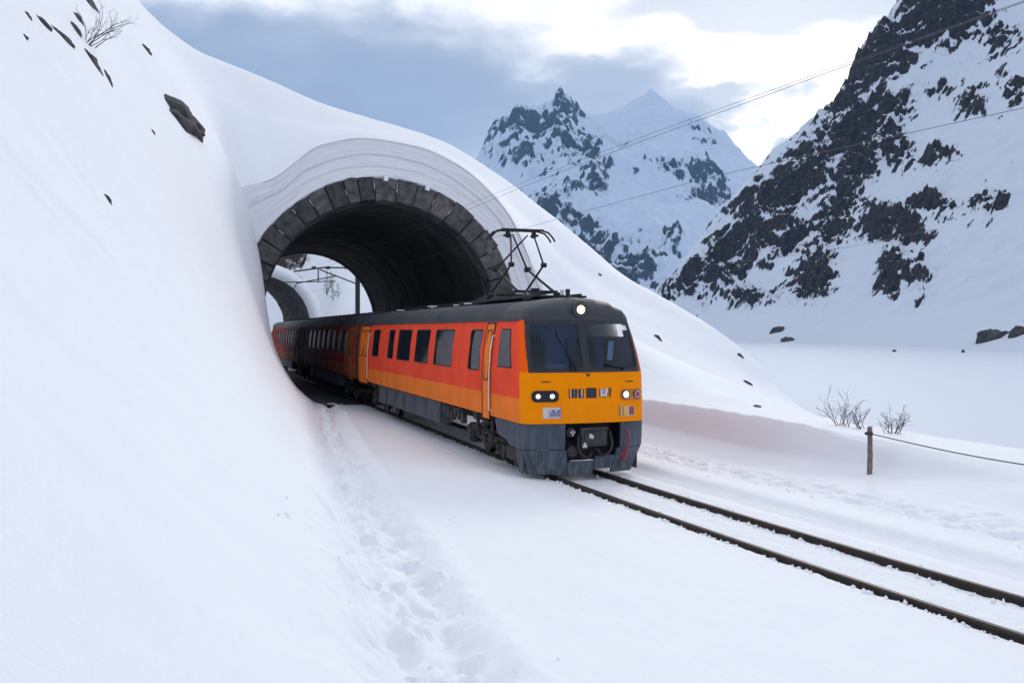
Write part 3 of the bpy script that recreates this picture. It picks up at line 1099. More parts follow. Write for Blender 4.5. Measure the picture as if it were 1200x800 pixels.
def deform_right(U, W, H):
    crag = np.zeros_like(U)
    for (px, py, rx, ry, an) in CRAGS:
        crag = np.maximum(crag, rock_blob(U, W, H, px, py, rx * 1.25, ry * 1.25, an))
    bare = np.zeros_like(U)
    for c in BARE:
        bare = np.maximum(bare, rock_blob(U, W, H, *c))
    crag = crag * (1 - .6 * bare)
    act = sstep(H, -3, 25)
    # bedding runs down with the spur: p along, q across
    p = (U + 1.15 * H) / 1.52
    q = (1.15 * U - H) / 1.52 + .12 * W
    r1 = ridged(U / 85, W / 120, 6, 3, .52) - .55
    r2 = ridged(p / 36, q / 15, 5, 9, .55) - .5
    r3 = ridged(U / 17, W / 15, 4, 12, .55) - .5
    f1 = fbm(U / 7, W / 7, 4, 15, .6) + .9 * (ridged(p / 11, q / 6, 3, 18, .55) - .5)
    amp = .2 + .95 * crag
    # avalanche flutes in the open snow
    fl = ridged((U * .8 + W * .55) / 30, H / 160, 3, 58, .5) - .5
    H2 = H + act * (9 * fl * (1 - .5 * crag) + 2.2 * fbm(U / 18, W / 18, 3, 59) + 12 * r1 * (.4 + amp) + 20 * r2 * amp + 11 * r3 * amp + 4.2 * f1 * amp) + (1.6 * fbm(U / 22, W / 22, 4, 88) + .5) * sstep(H, -8, -2) * sstep(H, 30, 8)

    def boost(steep, U, W, H0, H2):
        n1 = fbm(p / 46, q / 13, 4, 25, .6)
        n2 = fbm(U / 16, (W * .7 + H0) / 14, 5, 27, .62)
        n3 = fbm(p / 30, q / 4.2, 4, 63, .6)
        m = .17 + .46 * crag - .26 * bare + .42 * n1 + .3 * n2 + .36 * n3 + .24 * (np.clip(steep, 0, 4) - 1.35)
        m = m - .30 * sstep(H0, 16, -3)
        sp = fbm(U / 9, (W + H0) / 8, 4, 29, .6)
        return m + .35 * sstep(sp, .26, .5) * sstep(H0, 2, 14)
    return U, W, H2, boost


right_m = rock_snow_material('mountain_rock_and_snow', .22, snow_col=(.60, .655, .74), lo=.43, hi=.49, rockA=(.014, .016, .021), rockB=(.058, .046, .041))  # snow tone lowered: shade of the mountainside is put into its colour
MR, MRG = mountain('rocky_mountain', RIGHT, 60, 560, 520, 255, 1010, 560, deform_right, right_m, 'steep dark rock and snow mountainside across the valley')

# ---- far peaks
D = 4200
FAR = [(520, 245, D), (565, 180, D), (590, 152, D), (620, 140, D), (640, 128, D), (650, 122, D - 100), (662, 117, D - 150), (672, 128, D - 100), (685, 142, D), (700, 136, D + 200), (735, 126, D + 200), (752, 114, D + 200), (762, 103, D + 200), (774, 113, D + 200), (792, 127, D + 200), (822, 142, D + 200), (838, 158, D + 100), (865, 180, D + 100), (892, 200, D + 100), (940, 245, D + 100), (1000, 305, D + 100), (1080, 350, D),
       (500, 300, D + 900), (700, 230, D + 1000), (900, 290, D + 1000), (1080, 370, D + 900), (440, 300, D),
       (575, 215, D - 500), (640, 185, D - 550), (672, 178, D - 620), (715, 190, D - 300), (760, 165, D - 350), (815, 185, D - 350), (870, 225, D - 400), (930, 280, D - 400),
       (590, 260, D - 1000), (650, 245, D - 1050), (700, 238, D - 1000), (760, 225, D - 900), (820, 240, D - 900), (880, 280, D - 900),
       (600, 310, D - 1500), (680, 300, D - 1500), (760, 285, D - 1450), (830, 300, D - 1400), (900, 330, D - 1400), (980, 360, D - 1300),
       (560, 378, D - 2100), (680, 372, D - 2100), (800, 370, D - 2100), (920, 378, D - 2100), (460, 380, D - 2000), (1060, 386, D - 2000)]
FCR = [(650, 165, 26, 26, 10), (660, 135, 18, 16, 0), (690, 185, 16, 34, -25), (605, 160, 34, 12, -25), (610, 195, 34, 10, 0), (690, 225, 20, 10, 0), (655, 235, 34, 10, 10), (720, 300, 60, 22, 0), (740, 320, 34, 18, 0), (690, 270, 40, 14, 20), 
       (820, 160, 22, 10, 30), (830, 210, 28, 10, 15), (780, 200, 30, 6, 20), (830, 230, 30, 10, 0), (640, 260, 22, 20, 0), (790, 290, 24, 8, 0), (745, 340, 50, 14, 0), (705, 330, 30, 22, 0)]


def deform_far(U, W, H):
    crag = np.zeros_like(U)
    for (px, py, rx, ry, an) in FCR:
        crag = np.maximum(crag, rock_blob(U, W, H, px, py, rx * 1.2, ry * 1.2, an))
    act = sstep(H, 10, 160)
    amp = .25 + .9 * crag
    r1 = ridged(U / 520, W / 520, 6, 33, .52) - .55
    r2 = ridged((U + .4 * H) / 150, W / 150, 5, 35, .55) - .5
    f1 = fbm(U / 45, W / 45, 4, 37, .6) + .9 * (ridged(U / 60, W / 60, 4, 44, .55) - .5)
    top = sstep(H, 700, 980) * sstep(U, 250, 400)
    H2 = H + act * ((140 * r1 * (.55 + amp)) * (1 - .65 * top) + 95 * r2 * amp + 26 * f1 * amp)

    def boost(steep, U, W, H0, H2):
        n = fbm((U + .5 * H0) / 210, (H0 - .4 * U) / 90, 5, 39, .62)
        n2 = fbm(U / 60, (W * .5 + H0) / 60, 4, 43, .6)
        n3 = fbm((U + .6 * H0) / 120, (H0 - .5 * U) / 26, 4, 47, .62)
        return .03 + .30 * crag + .22 * (np.clip(steep, 0, 3) - 1.0) + .36 * n + .1 * n2 + .42 * n3 - .25 * top
    return U, W, H2, boost


far_m = rock_snow_material('far_rock_and_snow', .022, snow_col=(.55, .63, .745), lo=.40, hi=.52, rockA=(.035, .04, .05), rockB=(.06, .06, .065))  # snow darkened and blued: shade and distance haze carried by the colour
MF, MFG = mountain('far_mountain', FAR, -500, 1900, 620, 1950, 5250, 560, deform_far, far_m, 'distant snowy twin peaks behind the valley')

# ------------------------------------------------------------------ tunnel
ACX, ACZ, R_IN, R_OUT = -.05, 3.58, 4.88, 5.86
tun = empty('stone_tunnel', (0, 40.0, 0))
tag(tun, 'railway tunnel with dark stone arch portal under deep snow', 'tunnel')
TY = 40.0


def ring_stones(parent, cx, cz, r0, r1, y0, y1, a0, a1, size, seed, material):
    rs = random.Random(seed)
    a = a0
    out = []
    while a < a1:
        w = size * rs.choice((.72, .9, 1.0, 1.1, 1.28)) / ((r0 + r1) / 2)
        b = min(a + w, a1)
        gap = .02 / r1
        ri, ro = r0 + rs.uniform(-.03, .03), r1 + rs.uniform(-.05, .06)
        ya = y0 + rs.uniform(-.07, .06)
        n = 3
        g = MB()
        vs = []
        for (yy, inset) in ((ya, .035), (ya + .05, 0.0), (y1, 0.0)):
            ring = []
            for k in range(n + 1):
                t = a + gap + inset / r1 + (b - a - 2 * gap - 2 * inset / r1) * k / n
                ring.append((ri + inset + rs.uniform(-.02, .02), t))
            for k in range(n, -1, -1):
                t = a + gap + inset / r1 + (b - a - 2 * gap - 2 * inset / r1) * k / n
                ring.append((ro - inset + rs.uniform(-.03, .03), t))
            for r, t in ring:
                vs.append((cx + r * math.cos(t), yy + rs.uniform(-.015, .015), cz + r * math.sin(t)))
        m = 2 * (n + 1)
        fs = [tuple(range(m))]
        for q in range(2):
            for k in range(m):
                fs.append((q * m + k, q * m + (k + 1) % m, (q + 1) * m + (k + 1) % m, (q + 1) * m + k))
        fs.append(tuple(range(3 * m - 1, 2 * m - 1, -1)))
        g.add(vs, fs)
        o = g.build('stone', material, parent, smooth=30)
        o.location = (0, -TY, 0)
        out.append((a, b, ya))
        a = b
    return out


JOINTS = ring_stones(tun, ACX, ACZ, R_IN, R_OUT, 39.78, 40.55, math.radians(-38), math.radians(218), .74, 3, stone_m)
# mortar ring behind the joints
g = MB()
na = 80
for k in range(na):
    t0 = math.radians(-38 + 256 * k / na)
    t1 = math.radians(-38 + 256 * (k + 1) / na)
    P = lambda r, t, y: (ACX + r * math.cos(t), y, ACZ + r * math.sin(t))
    a, b = R_IN + .06, R_OUT - .06
    g.quad(P(a, t0, 39.92), P(b, t0, 39.92), P(b, t1, 39.92), P(a, t1, 39.92))
    g.quad(P(a, t0, 39.92), P(a, t1, 39.92), P(a, t1, 40.6), P(a, t0, 40.6))
o = g.build('mortar', concrete_m, tun, fix=False)
o.location = (0, -TY, 0)
# snow packed into some joints and on ledges
rs = random.Random(9)
g = MB()
for (a, b, ya) in JOINTS:
    if rs.random() < .4 and a > math.radians(5):
        r0 = rs.uniform(R_IN + .05, R_OUT - .35)
        r1 = rs.uniform(r0 + .2, R_OUT)
        t = a
        n = 5
        pts = [(ACX + (r0 + (r1 - r0) * k / n) * math.cos(t), 39.80 + rs.uniform(-.01, .02), ACZ + (r0 + (r1 - r0) * k / n) * math.sin(t)) for k in range(n + 1)]
        g.tube(pts, [.003] + [rs.uniform(.004, .018) for _ in range(n - 1)] + [.014], 5)
for t in (math.radians(89), math.radians(71)):
    g.box((ACX + (R_OUT - .08) * math.cos(t), 39.72, ACZ + (R_OUT - .06) * math.sin(t)), (.17, .12, .2), rot=(0.1, -t + math.pi / 2, .1))
o = g.build('snow_chinks', white_snow, tun, smooth=60)
o.location = (0, -TY, 0)
o['kind'] = 'stuff'

# vault: ribs and formwork steps
TUN_END = 67.0
yy = []
y = 40.5
radial = []
rsn = np.random.default_rng(4)
while y < TUN_END:
    w = rsn.uniform(.9, 1.5)
    off = rsn.uniform(-.025, .025)
    for q in (0, .03, w - .03):
        yy.append(y + q)
        radial.append(off + (.05 if q == 0 else 0))
    y += w
yy.append(TUN_END)
radial.append(0)
yy, radial = np.array(yy), np.array(radial)
ang = np.concatenate([np.radians(np.linspace(-42, 222, 120))])
TT, YY = np.meshgrid(ang, yy)
RR = 4.78 + radial[:, None] + .025 * fbm(TT * 6, YY / 1.2, 4, 91)
RR = np.where(YY < 40.52, R_IN + .02, RR)
lx, lz = ACX + RR * np.cos(TT), ACZ + RR * np.sin(TT)
o = grid_mesh('vault', lx, YY - TY, lz, concrete_m, tun)
o.data.set_sharp_from_angle(angle=math.radians(25))
# outer shell, so that no light leaks through the vault
sx, sz = ACX + 5.6 * np.cos(TT), ACZ + 5.6 * np.sin(TT)
grid_mesh('outer_shell', sx, YY - TY, sz, concrete_m, tun)
# far portal collar
g = MB()
for k in range(na):
    t0 = math.radians(-38 + 256 * k / na)
    t1 = math.radians(-38 + 256 * (k + 1) / na)
    P = lambda r, t, y: (ACX + r * math.cos(t), y - TY, ACZ + r * math.sin(t))
    for (ra, rb, ya, yb) in ((4.7, 6.2, TUN_END, TUN_END), (4.7, 4.7, TUN_END - .5, TUN_END)):
        g.quad(P(ra, t0, ya), P(rb, t0, yb), P(rb, t1, yb), P(ra, t1, ya))
g.build('end_collar', concrete2_m, tun)
# cable clipped along the vault
g = MB()
t = math.radians(34)
g.tube([(ACX + 4.62 * math.cos(t), y - TY, ACZ + 4.62 * math.sin(t) - .06 * math.sin(y * 2.1) ** 2) for y in np.linspace(40.6, 66.8, 40)], .025, 5)
g.build('cable', rubber_m, tun)

# the cut snow face above the arch, in layers
face_top = [(-7.4, -.4), (-7.5, 3), (-7.0, 6.5), (-6.2, 8.0), (-5.75, 8.65), (-4.75, 9.05)] + [(p[0], p[1]) for p in B_C[0][7:15]] + [(7.05, 3.0), (6.95, .8), (6.9, -.4)]
ft = np.array(face_top)
tq = np.linspace(0, len(ft) - 1, 260)
OUTL = pchip(np.arange(len(ft)), ft, tq)
wE = EDGE_IN * edge_weight(OUTL[:, 0])
vE = OUTL - np.array([ACX, ACZ])
OUTL = OUTL - (wE / np.hypot(vE[:, 0], vE[:, 1]))[:, None] * vE
angs = np.linspace(math.radians(216), math.radians(-36), 260)
INN = np.stack([ACX + (R_OUT - .05) * np.cos(angs), ACZ + (R_OUT - .05) * np.sin(angs)], 1)
# follow the outline by direction from the arch centre where possible
nj = 60
J = np.linspace(0, 1, nj)
FX = INN[:, 0][:, None] * (1 - J) + OUTL[:, 0][:, None] * J
FZ = INN[:, 1][:, None] * (1 - J) + OUTL[:, 1][:, None] * J
arc = np.arange(260)[:, None] / 260 * 26
jj = J[None, :] + .06 * pnoise(arc / 3.1, arc * 0 + J[None] * 2, 3) + .02 * pnoise(arc / .8, arc * 0 + J[None] * 3, 5)
led = .032 * fbm(jj * 9 + arc * 0, arc / 6, 4, 71, .6) + .07 * sstep(jj, .60, .66) + .03 * sstep(jj, .33, .36) - .04 * np.exp(-((jj - .585) / .018) ** 2)
FY = 39.80 - .26 * J[None, :] ** 1.6 - led + .05 * fbm(arc / 1.1, J[None] * 5 + arc * 0, 4, 17) + .02 * fbm(arc * 3, J[None] * 14 + arc * 0, 3, 18)
FY = FY + .12 * sstep(J[None, :], .06, 0.0)
face = grid_mesh('snow_face', FX, FY, FZ, snow_face_m)
tag(face, 'layered cut snow face arching over the stone portal', kind='structure')

# ---- second tunnel further up the line
T2Y = 95.0
tun2 = empty('concrete_gallery', (0, T2Y, 0))
tag(tun2, 'second smaller looking snow rimmed tunnel mouth seen through the first tunnel', 'tunnel')
ang2 = np.radians(np.linspace(-42, 222, 70))
y2 = np.linspace(0, 11, 20)
TT, YY = np.meshgrid(ang2, y2)
cx2 = -1.0 - .012 * YY ** 2
RR = 4.7 + .12 * fbm(TT * 5, YY / 1.0, 4, 95)
grid_mesh('lining', cx2 + RR * np.cos(TT), YY, ACZ + RR * np.sin(TT), concrete2_m, tun2)
TTc, QQ = np.meshgrid(ang2, np.linspace(0, 1, 10))
RRc = 4.7 + 1.25 * QQ
grid_mesh('rim', -1.0 + RRc * np.cos(TTc), -.5 * np.sin(QQ * math.pi) + .05 * fbm(TTc * 4, QQ * 3, 3, 97), ACZ + RRc * np.sin(TTc), snow_face_m, tun2)
RR = 5.95 + .15 * fbm(TT * 3, YY / 3, 3, 99)
grid_mesh('snow_cover', cx2 + RR * np.cos(TT), YY, ACZ + RR * np.sin(TT), snow, tun2)

# ------------------------------------------------------------------ track
def rail(side, label):
    ys = np.concatenate([np.linspace(-8, 24, 90, endpoint=False), np.linspace(24, 150, 30)])
    prof = [(-.036, 0), (-.03, .004), (.03, .004), (.036, 0), (.036, -.035), (.011, -.05), (.011, -.12), (.065, -.145), (.065, -.155), (-.065, -.155), (-.065, -.145), (-.011, -.12), (-.011, -.05), (-.036, -.035)]
    g = MB()
    vs = []
    for y in ys:
        c = float(xc(y)) + side * .6
        for p in prof:
            vs.append((c + p[0], y, p[1]))
    n = len(prof)
    fs = []
    for k in range(len(ys) - 1):
        for j in range(n):
            fs.append((k * n + j, k * n + (j + 1) % n, (k + 1) * n + (j + 1) % n, (k + 1) * n + j))
    g.add(vs, fs)
    o = g.build('rail', rail_m, smooth=25)
    tag(o, label, 'rail', 'running rails of the track')
    return o


rail(-1, 'dark steel rail on the trampled path side of the track')
rail(1, 'dark steel rail on the cut snow bank side of the track')

# crumbs of snow along the rails, the path and the plough edge
base = bmesh.new()
bmesh.ops.create_icosphere(base, subdivisions=1, radius=1)
bv = np.array([v.co[:] for v in base.verts])
bf = [tuple(v.index for v in f.verts) for f in base.faces]
base.free()
V, Fc = [], []
rs = np.random.default_rng(21)


def crumb(x, y, r):
    z, _ = drop(x, y)
    s = bv * (r * rs.uniform(.6, 1.3, 3)) * (1 + .25 * rs.normal(size=(len(bv), 1)))
    b = len(V) * len(bv)
    V.append(s + np.array([x, y, z + r * .25]))
    Fc.extend([tuple(b + i for i in f) for f in bf])


for side in (-1, 1):
    for _ in range(520):
        y = rs.uniform(6.5, 21) if rs.random() < .8 else rs.uniform(21, 36)
        o_ = side * .6 + rs.choice([-1, 1]) * (.085 + abs(rs.normal()) * .07)
        crumb(float(xc(y)) + o_, y, rs.uniform(.008, .032))
for _ in range(60):
    y = rs.uniform(7, 23)
    crumb(float(xc(y)) + 3.3 + rs.normal() * .35, y, rs.uniform(.01, .03))
tr = np.array([(-6.95, 1.5), (-6.45, 5.7), (-5.85, 10.9), (-5.35, 15.5), (-4.75, 21), (-3.95, 28), (-3.2, 34)])
for _ in range(260):
    y = rs.uniform(4, 33)
    crumb(np.interp(y, tr[:, 1], tr[:, 0]) + rs.normal() * .45, y, rs.uniform(.006, .02))
me = bpy.data.meshes.new('snow_crumbs')
me.from_pydata(np.concatenate(V).tolist(), [], Fc)
me.polygons.foreach_set('use_smooth', np.ones(len(me.polygons), bool))
me.materials.append(white_snow)
tag(link(bpy.data.objects.new('snow_crumbs', me)), 'loose crumbs of snow beside the rails and along the path', kind='stuff')
# packed sleepers/ballast are buried: only a narrow dark strip of tie ends shows under the train

# ------------------------------------------------------------------ train
CAR_Y0 = 18.45
Z_BOT, Z_STR, Z_TOP = 1.14, 1.645, 3.26
PROF_Z = [1.14, 1.645, 2.1, 2.6, 2.95, 3.26]
PROF_X = [1.395, 1.40, 1.395, 1.355, 1.305, 1.24]


def hw(z):
    return float(np.interp(z, PROF_Z, PROF_X))


def slant(z):
    return float(np.interp(z, [.0, 1.14, 2.2, 2.3, 3.28, 3.5, 3.66, 3.78], [.0, .0, .05, .08, .44, .56, .78, 1.15]))


def front(s, z, off=0.0):
    """point on the cab front: s across (-1..1), z height; off metres out of the surface"""
    a = abs(s)
    x = hw(min(z, 3.26)) * s
    y = slant(z) + .20 * a ** 2.2 + .12 * max(0, (a - .88) / .12) ** 2
    return (x, y - off, z)


def corner_y(z):
    return front(1, z)[1]


def rounded(ya, yb, za, zb, r, n=4):
    pts = []
    for (cy, cz, t0) in ((yb - r, zb - r, 0), (ya + r, zb - r, 90), (ya + r, za + r, 180), (yb - r, za + r, 270)):
        for k in range(n + 1):
            t = math.radians(t0 + 90 * k / n)
            pts.append((cy + r * math.cos(t), cz + r * math.sin(t)))
    return pts


def side_window(parent, side, ya, yb, za=2.14, zb=3.06, r=.07, glass=None, name='window'):
    g = MB()
    wd = .028
    o_ = rounded(ya - wd, yb + wd, za - wd, zb + wd, r + wd)
    i_ = rounded(ya, yb, za, zb, r)
    n = len(o_)
    P = lambda p, off: (side * (hw(p[1]) + off), p[0], p[1])
    vs = [P(p, -.01) for p in o_] + [P(p, .010) for p in o_] + [P(p, .010) for p in i_] + [P(p, -.04) for p in i_]
    fs = []
    for q in range(3):
        for k in range(n):
            fs.append((q * n + k, q * n + (k + 1) % n, (q + 1) * n + (k + 1) % n, (q + 1) * n + k))
    g.add(vs, fs)
    f = g.build(name, rubber_m, parent, smooth=40)
    g = MB()
    zs = np.linspace(za - .01, zb + .01, 5)
    for k in range(4):
        g.quad((side * (hw(zs[k]) - .03), ya - .01, zs[k]), (side * (hw(zs[k]) - .03), yb + .01, zs[k]), (side * (hw(zs[k + 1]) - .03), yb + .01, zs[k + 1]), (side * (hw(zs[k + 1]) - .03), ya - .01, zs[k + 1]))
    g.build('pane', glass or glass_m, f, smooth=60)
    return f


def side_wall(g, side, y_front, y1, holes):
    ys = sorted({y1} | {h[0] for h in holes} | {h[1] for h in holes} | {y1 * k / 14 for k in range(1, 14)})
    ys = [y for y in ys if y > .75]
    ys = ([None] + ys) if y_front else ([0.0] + ys)
    zs = sorted(set(PROF_Z) | {h[2] for h in holes} | {h[3] for h in holes} | {2.3, 2.8})
    for i in range(len(ys) - 1):
        for k in range(len(zs) - 1):
            ya = ys[i]
            yb = ys[i + 1]
            za, zb = zs[k], zs[k + 1]
            cy, cz = ((ya if ya is not None else .5) + yb) / 2, (za + zb) / 2
            if any(h[0] < cy < h[1] and h[2] < cz < h[3] for h in holes):
                continue
            fa = lambda z: corner_y(z) if ya is None else ya
            g.quad((side * hw(za), fa(za), za), (side * hw(za), yb, za), (side * hw(zb), yb, zb), (side * hw(zb), fa(zb), zb), 1 if cz < Z_STR else 0)


ROOF = [(1.24, 3.26), (1.235, 3.36), (1.19, 3.49), (1.08, 3.60), (.84, 3.69), (.45, 3.752), (0, 3.78)]
ROOF = ROOF + [(-x, z) for x, z in ROOF[-2::-1]]


def roof_mesh(g, y0s, y1):
    n = len(ROOF)
    vs = [(p[0], y0s[k], p[1]) for k, p in enumerate(ROOF)] + [(p[0], y1, p[1]) for p in ROOF]
    g.add(vs, [(k, k + 1, n + k + 1, n + k) for k in range(n - 1)])


def bogie(parent, yc_, name='bogie', full=True):
    b = empty(name, (0, yc_, 0))
    b.parent = parent
    g = MB()
    for s in (-1, 1):
        g.prism([(-1.75, .62), (-1.3, .74), (-.55, .72), (-.3, .5), (.3, .5), (.55, .72), (1.3, .74), (1.75, .62), (1.75, .5), (1.2, .48), (.5, .38), (-.5, .38), (-1.2, .48), (-1.75, .5)], 0, s * .98 - .06, s * .98 + .06)
    g.box((0, 0, .6), (1.9, .5, .22))
    g.box((0, -1.65, .55), (1.9, .1, .12))
    g.box((0, 1.65, .55), (1.9, .1, .12))
    g.build('frame', under_m, b, bevel=.012)
    for wy in (-1.1, 1.1):
        for s in (-1, 1):
            g = MB()
            x = s * .62
            g.cyl((x - .055, wy, .40), (x + .055, wy, .40), .40, n=28)
            g.cyl((x - s * .085, wy, .40), (x - s * .05, wy, .40), .425, n=28)
            g.cyl((x + s * .055, wy, .40), (x + s * .12, wy, .40), .16, .13, n=16)
            w = g.build('wheel', rail_m, b, smooth=40)
            g = MB()
            g.box((s * .98, wy, .42), (.24, .30, .30))
            g.cyl((s * 1.08, wy, .42), (s * 1.16, wy, .42), .11, .09, n=14)
            g.build('axle_box', under_m, b, bevel=.015)
            for q in (-.26, .26):
                g = MB()
                for t in range(5):
                    g.cyl((s * .98, wy + q, .50 + t * .05), (s * .98, wy + q, .53 + t * .05), .085, n=12)
                g.build('spring', black_m, b, smooth=40)
    for s in (-1, 1):
        g = MB()
        for t in range(7):
            g.cyl((s * 1.0, 0, .56 + t * .065), (s * 1.0, 0, .6 + t * .065), .17, n=16)
        g.build('spring', black_m, b, smooth=40)
        g = MB()
        g.cyl((s * 1.12, .35, .5), (s * 1.12, .55, 1.05), .045, n=10)
        g.box((s * 1.1, -.1, .98), (.05, 1.3, .08))
        g.box((s * 1.1, -1.0, .58), (.05, 1.2, .06))
        g.box((s * 1.1, -.6, .8), (.05, .06, .4))
        g.cyl((s * 1.12, -.9, .62), (s * 1.12, -.2, .72), .035, n=10)
        g.cyl((s * 1.14, .25, .8), (s * 1.14, -.5, .95), .02, n=8)
        g.box((s * 1.12, -1.55, .34), (.05, .22, .3), rot=(.3, 0, 0))
        g.box((s * 1.13, .5, .98), (.1, .3, .2))
        g.box((s * 1.13, -.4, .92), (.12, .26, .18))
        g.build('damper', under_m, b, smooth=40)
    g = MB()
    for wy in (-1.1, 1.1):
        g.cyl((-.6, wy, .40), (.6, wy, .40), .08, n=12)
    g.build('axle', under_m, b, smooth=40)
    return b


def door(parent, side, ya, yb, windows, wz=(1.95, 3.05), paint=None, glass=None):
    d = empty('door', (0, 0, 0))
    d.parent = parent
    g = MB()
    zs = [1.06, 1.645, 2.1, 2.6, 2.95, 3.2]
    ins = -.018
    for k in range(5):
        P = lambda y, z: (side * (hw(max(z, 1.14)) + ins + .03), y, z)
        g.quad(P(ya + .03, zs[k]), P(yb - .03, zs[k]), P(yb - .03, zs[k + 1]), P(ya + .03, zs[k + 1]))
    g.build('leaf', paint or stripe_m, d)
    g = MB()
    P = lambda y, z, o_: (side * (hw(max(z, 1.14)) + o_), y, z)
    for y in (ya + .012, yb - .012):
        g.tube([P(y, z, .012) for z in (1.05, 1.645, 2.1, 2.6, 2.95, 3.22)], .018, 5)
    g.tube([P(ya, 3.22, .012), P(yb, 3.22, .012)], .018, 5)
    g.build('seal', rubber_m, d)
    for (wa, wb) in windows:
        side_window(d, side, wa, wb, wz[0], wz[1], .03, glass, name='door_window').location = (side * .018, 0, 0)
    return d


def handrail(parent, side, y, z0=1.25, z1=2.95):
    g = MB()
    P = lambda z, o_: (side * (hw(z) + o_), y, z)
    g.tube([P(z0, .0), P(z0 + .03, .06), P(1.645, .06), P(2.1, .06), P(2.6, .062), P(z1 - .03, .06), P(z1, 0)], .016, 6)
    return g.build('handrail', white_m, parent, smooth=50)


def wy(px):
    return onX(px, 400, -1.36)[1] - CAR_Y0


def railcar():
    c = empty('railcar', (.03, CAR_Y0, 0))
    tag(c, 'leading red and orange electric railcar with lit headlights and yellow front', 'train', 'cars of the train')
    LEN = wy(419.6)
    wins = [(wy(443), wy(436)), (wy(460), wy(454)), (wy(479.6), wy(465)), (wy(501), wy(485.7)), (wy(528.6), wy(508)), (wy(561.3), wy(548.5))]
    wins = [(a, b, 2.14, 3.06) for a, b in wins]
    g = MB()
    for s in (-1, 1):
        side_wall(g, s, True, LEN, wins)
    g.add([(-hw(z), LEN, z) for z in PROF_Z] + [(x, LEN, z) for x, z in ROOF[::-1]][1:-1] + [(hw(z), LEN, z) for z in PROF_Z[::-1]], [tuple(range(len(PROF_Z) * 2 + len(ROOF) - 2))], 2)
    g.quad((-1.39, .35, 1.14), (1.39, .35, 1.14), (1.39, LEN, 1.14), (-1.39, LEN, 1.14), 2)
    g.build('body', [red_m, stripe_m, under_m], c, fix=False)
    # cab front: lower yellow panel, orange pillars
    SS = np.concatenate([[-1, -.985, -.965, -.94, -.91, -.88], np.linspace(-.84, .84, 25), [.88, .91, .94, .965, .985, 1]])
    g = MB()
    zz = [1.14, 1.4, 1.645, 1.9, 2.1, 2.2]
    for k in range(len(zz) - 1):
        for i in range(len(SS) - 1):
            g.quad(front(SS[i], zz[k]), front(SS[i + 1], zz[k]), front(SS[i + 1], zz[k + 1]), front(SS[i], zz[k + 1]), 0)
    g.build('front_panel', yellow_m, c, smooth=60, fix=False)
    zz = [2.2, 2.3, 2.5, 2.75, 3.0, 3.28]
    for sg in (-1, 1):
        g = MB()
        for k in range(len(zz) - 1):
            for i in range(len(SS) - 1):
                if min(SS[i] * sg, SS[i + 1] * sg) < .875:
                    continue
                g.quad(front(SS[i], zz[k]), front(SS[i + 1], zz[k]), front(SS[i + 1], zz[k + 1]), front(SS[i], zz[k + 1]))
        g.build('corner_pillar', pillar_m, c, smooth=60, fix=False)

    def patch(name, poly_fn, material, off, parent=c, nu=14, nv=6, thick=.012, **kw):
        """thin plate lying on the cab front; poly_fn(u, v) -> (s, z)"""
        g = MB()
        P = [[front(*poly_fn(u, v), off) for u in np.linspace(0, 1, nu)] for v in np.linspace(0, 1, nv)]
        Q = [[front(*poly_fn(u, v), off - thick) for u in np.linspace(0, 1, nu)] for v in np.linspace(0, 1, nv)]
        for k in range(nv - 1):
            for i in range(nu - 1):
                g.quad(P[k][i], P[k][i + 1], P[k + 1][i + 1], P[k + 1][i])
        edge = [(0, i) for i in range(nu)] + [(k, nu - 1) for k in range(1, nv)] + [(nv - 1, i) for i in range(nu - 2, -1, -1)] + [(k, 0) for k in range(nv - 2, 0, -1)]
        for (a, b) in zip(edge, edge[1:] + edge[:1]):
            g.quad(P[a[0]][a[1]], P[b[0]][b[1]], Q[b[0]][b[1]], Q[a[0]][a[1]])
        return g.build(name, material, parent, smooth=40, fix=True, **kw)

    def trap(s0b, s1b, s0t, s1t, zb, zt):
        return lambda u, v: ((s0b + (s0t - s0b) * v) * (1 - u) + (s1b + (s1t - s1b) * v) * u, zb + (zt - zb) * v)
    # black mask as a frame round two openings
    M_O = trap(-.90, .925, -.955, .97, 2.19, 3.285)
    WIN = (trap(-.855, -.075, -.90, -.065, 2.245, 3.20), trap(.045, .875, .05, .925, 2.245, 3.20))
    ws = patch('windscreen_mask', lambda u, v: M_O(u, v * .05), mask_m, .012, nu=30, nv=2)
    patch('mask_top', lambda u, v: M_O(u, .92 + v * .08), mask_m, .012, ws, nu=30, nv=2)
    patch('mask_side', trap(-.90, -.85, -.955, -.895, 2.19, 3.285), mask_m, .013, ws, nu=3, nv=8)
    patch('mask_side', trap(.87, .925, .92, .97, 2.19, 3.285), mask_m, .013, ws, nu=3, nv=8)
    for w_ in WIN:
        patch('windscreen', w_, wind_m, .008, ws, nu=18, nv=8, thick=.006)
        # rounded rubber round the opening
        g = MB()
        r_ = .07
        pts = rounded(0, 1, 0, 1, r_, 5)
        inn = [(.5 + (p[0] - .5) * .965, .5 + (p[1] - .5) * .95) for p in pts]
        P = lambda p, o_: front(*w_(min(max(p[0], -.03), 1.03), min(max(p[1], -.03), 1.03)), o_)
        outr = [((0 if p[0] < .5 else 1) if (p[0] < r_ or p[0] > 1 - r_) and (p[1] < r_ or p[1] > 1 - r_) else p[0], (0 if p[1] < .5 else 1) if (p[0] < r_ or p[0] > 1 - r_) and (p[1] < r_ or p[1] > 1 - r_) else p[1]) for p in pts]
        nn = len(pts)
        vs = [P(p, .017) for p in outr] + [P(p, .019) for p in inn] + [P(p, .0) for p in inn]
        g.add(vs, [(q * nn + k, q * nn + (k + 1) % nn, (q + 1) * nn + (k + 1) % nn, (q + 1) * nn + k) for q in range(2) for k in range(nn)])
        g.build('windscreen_seal', rubber_m, ws, fix=True)
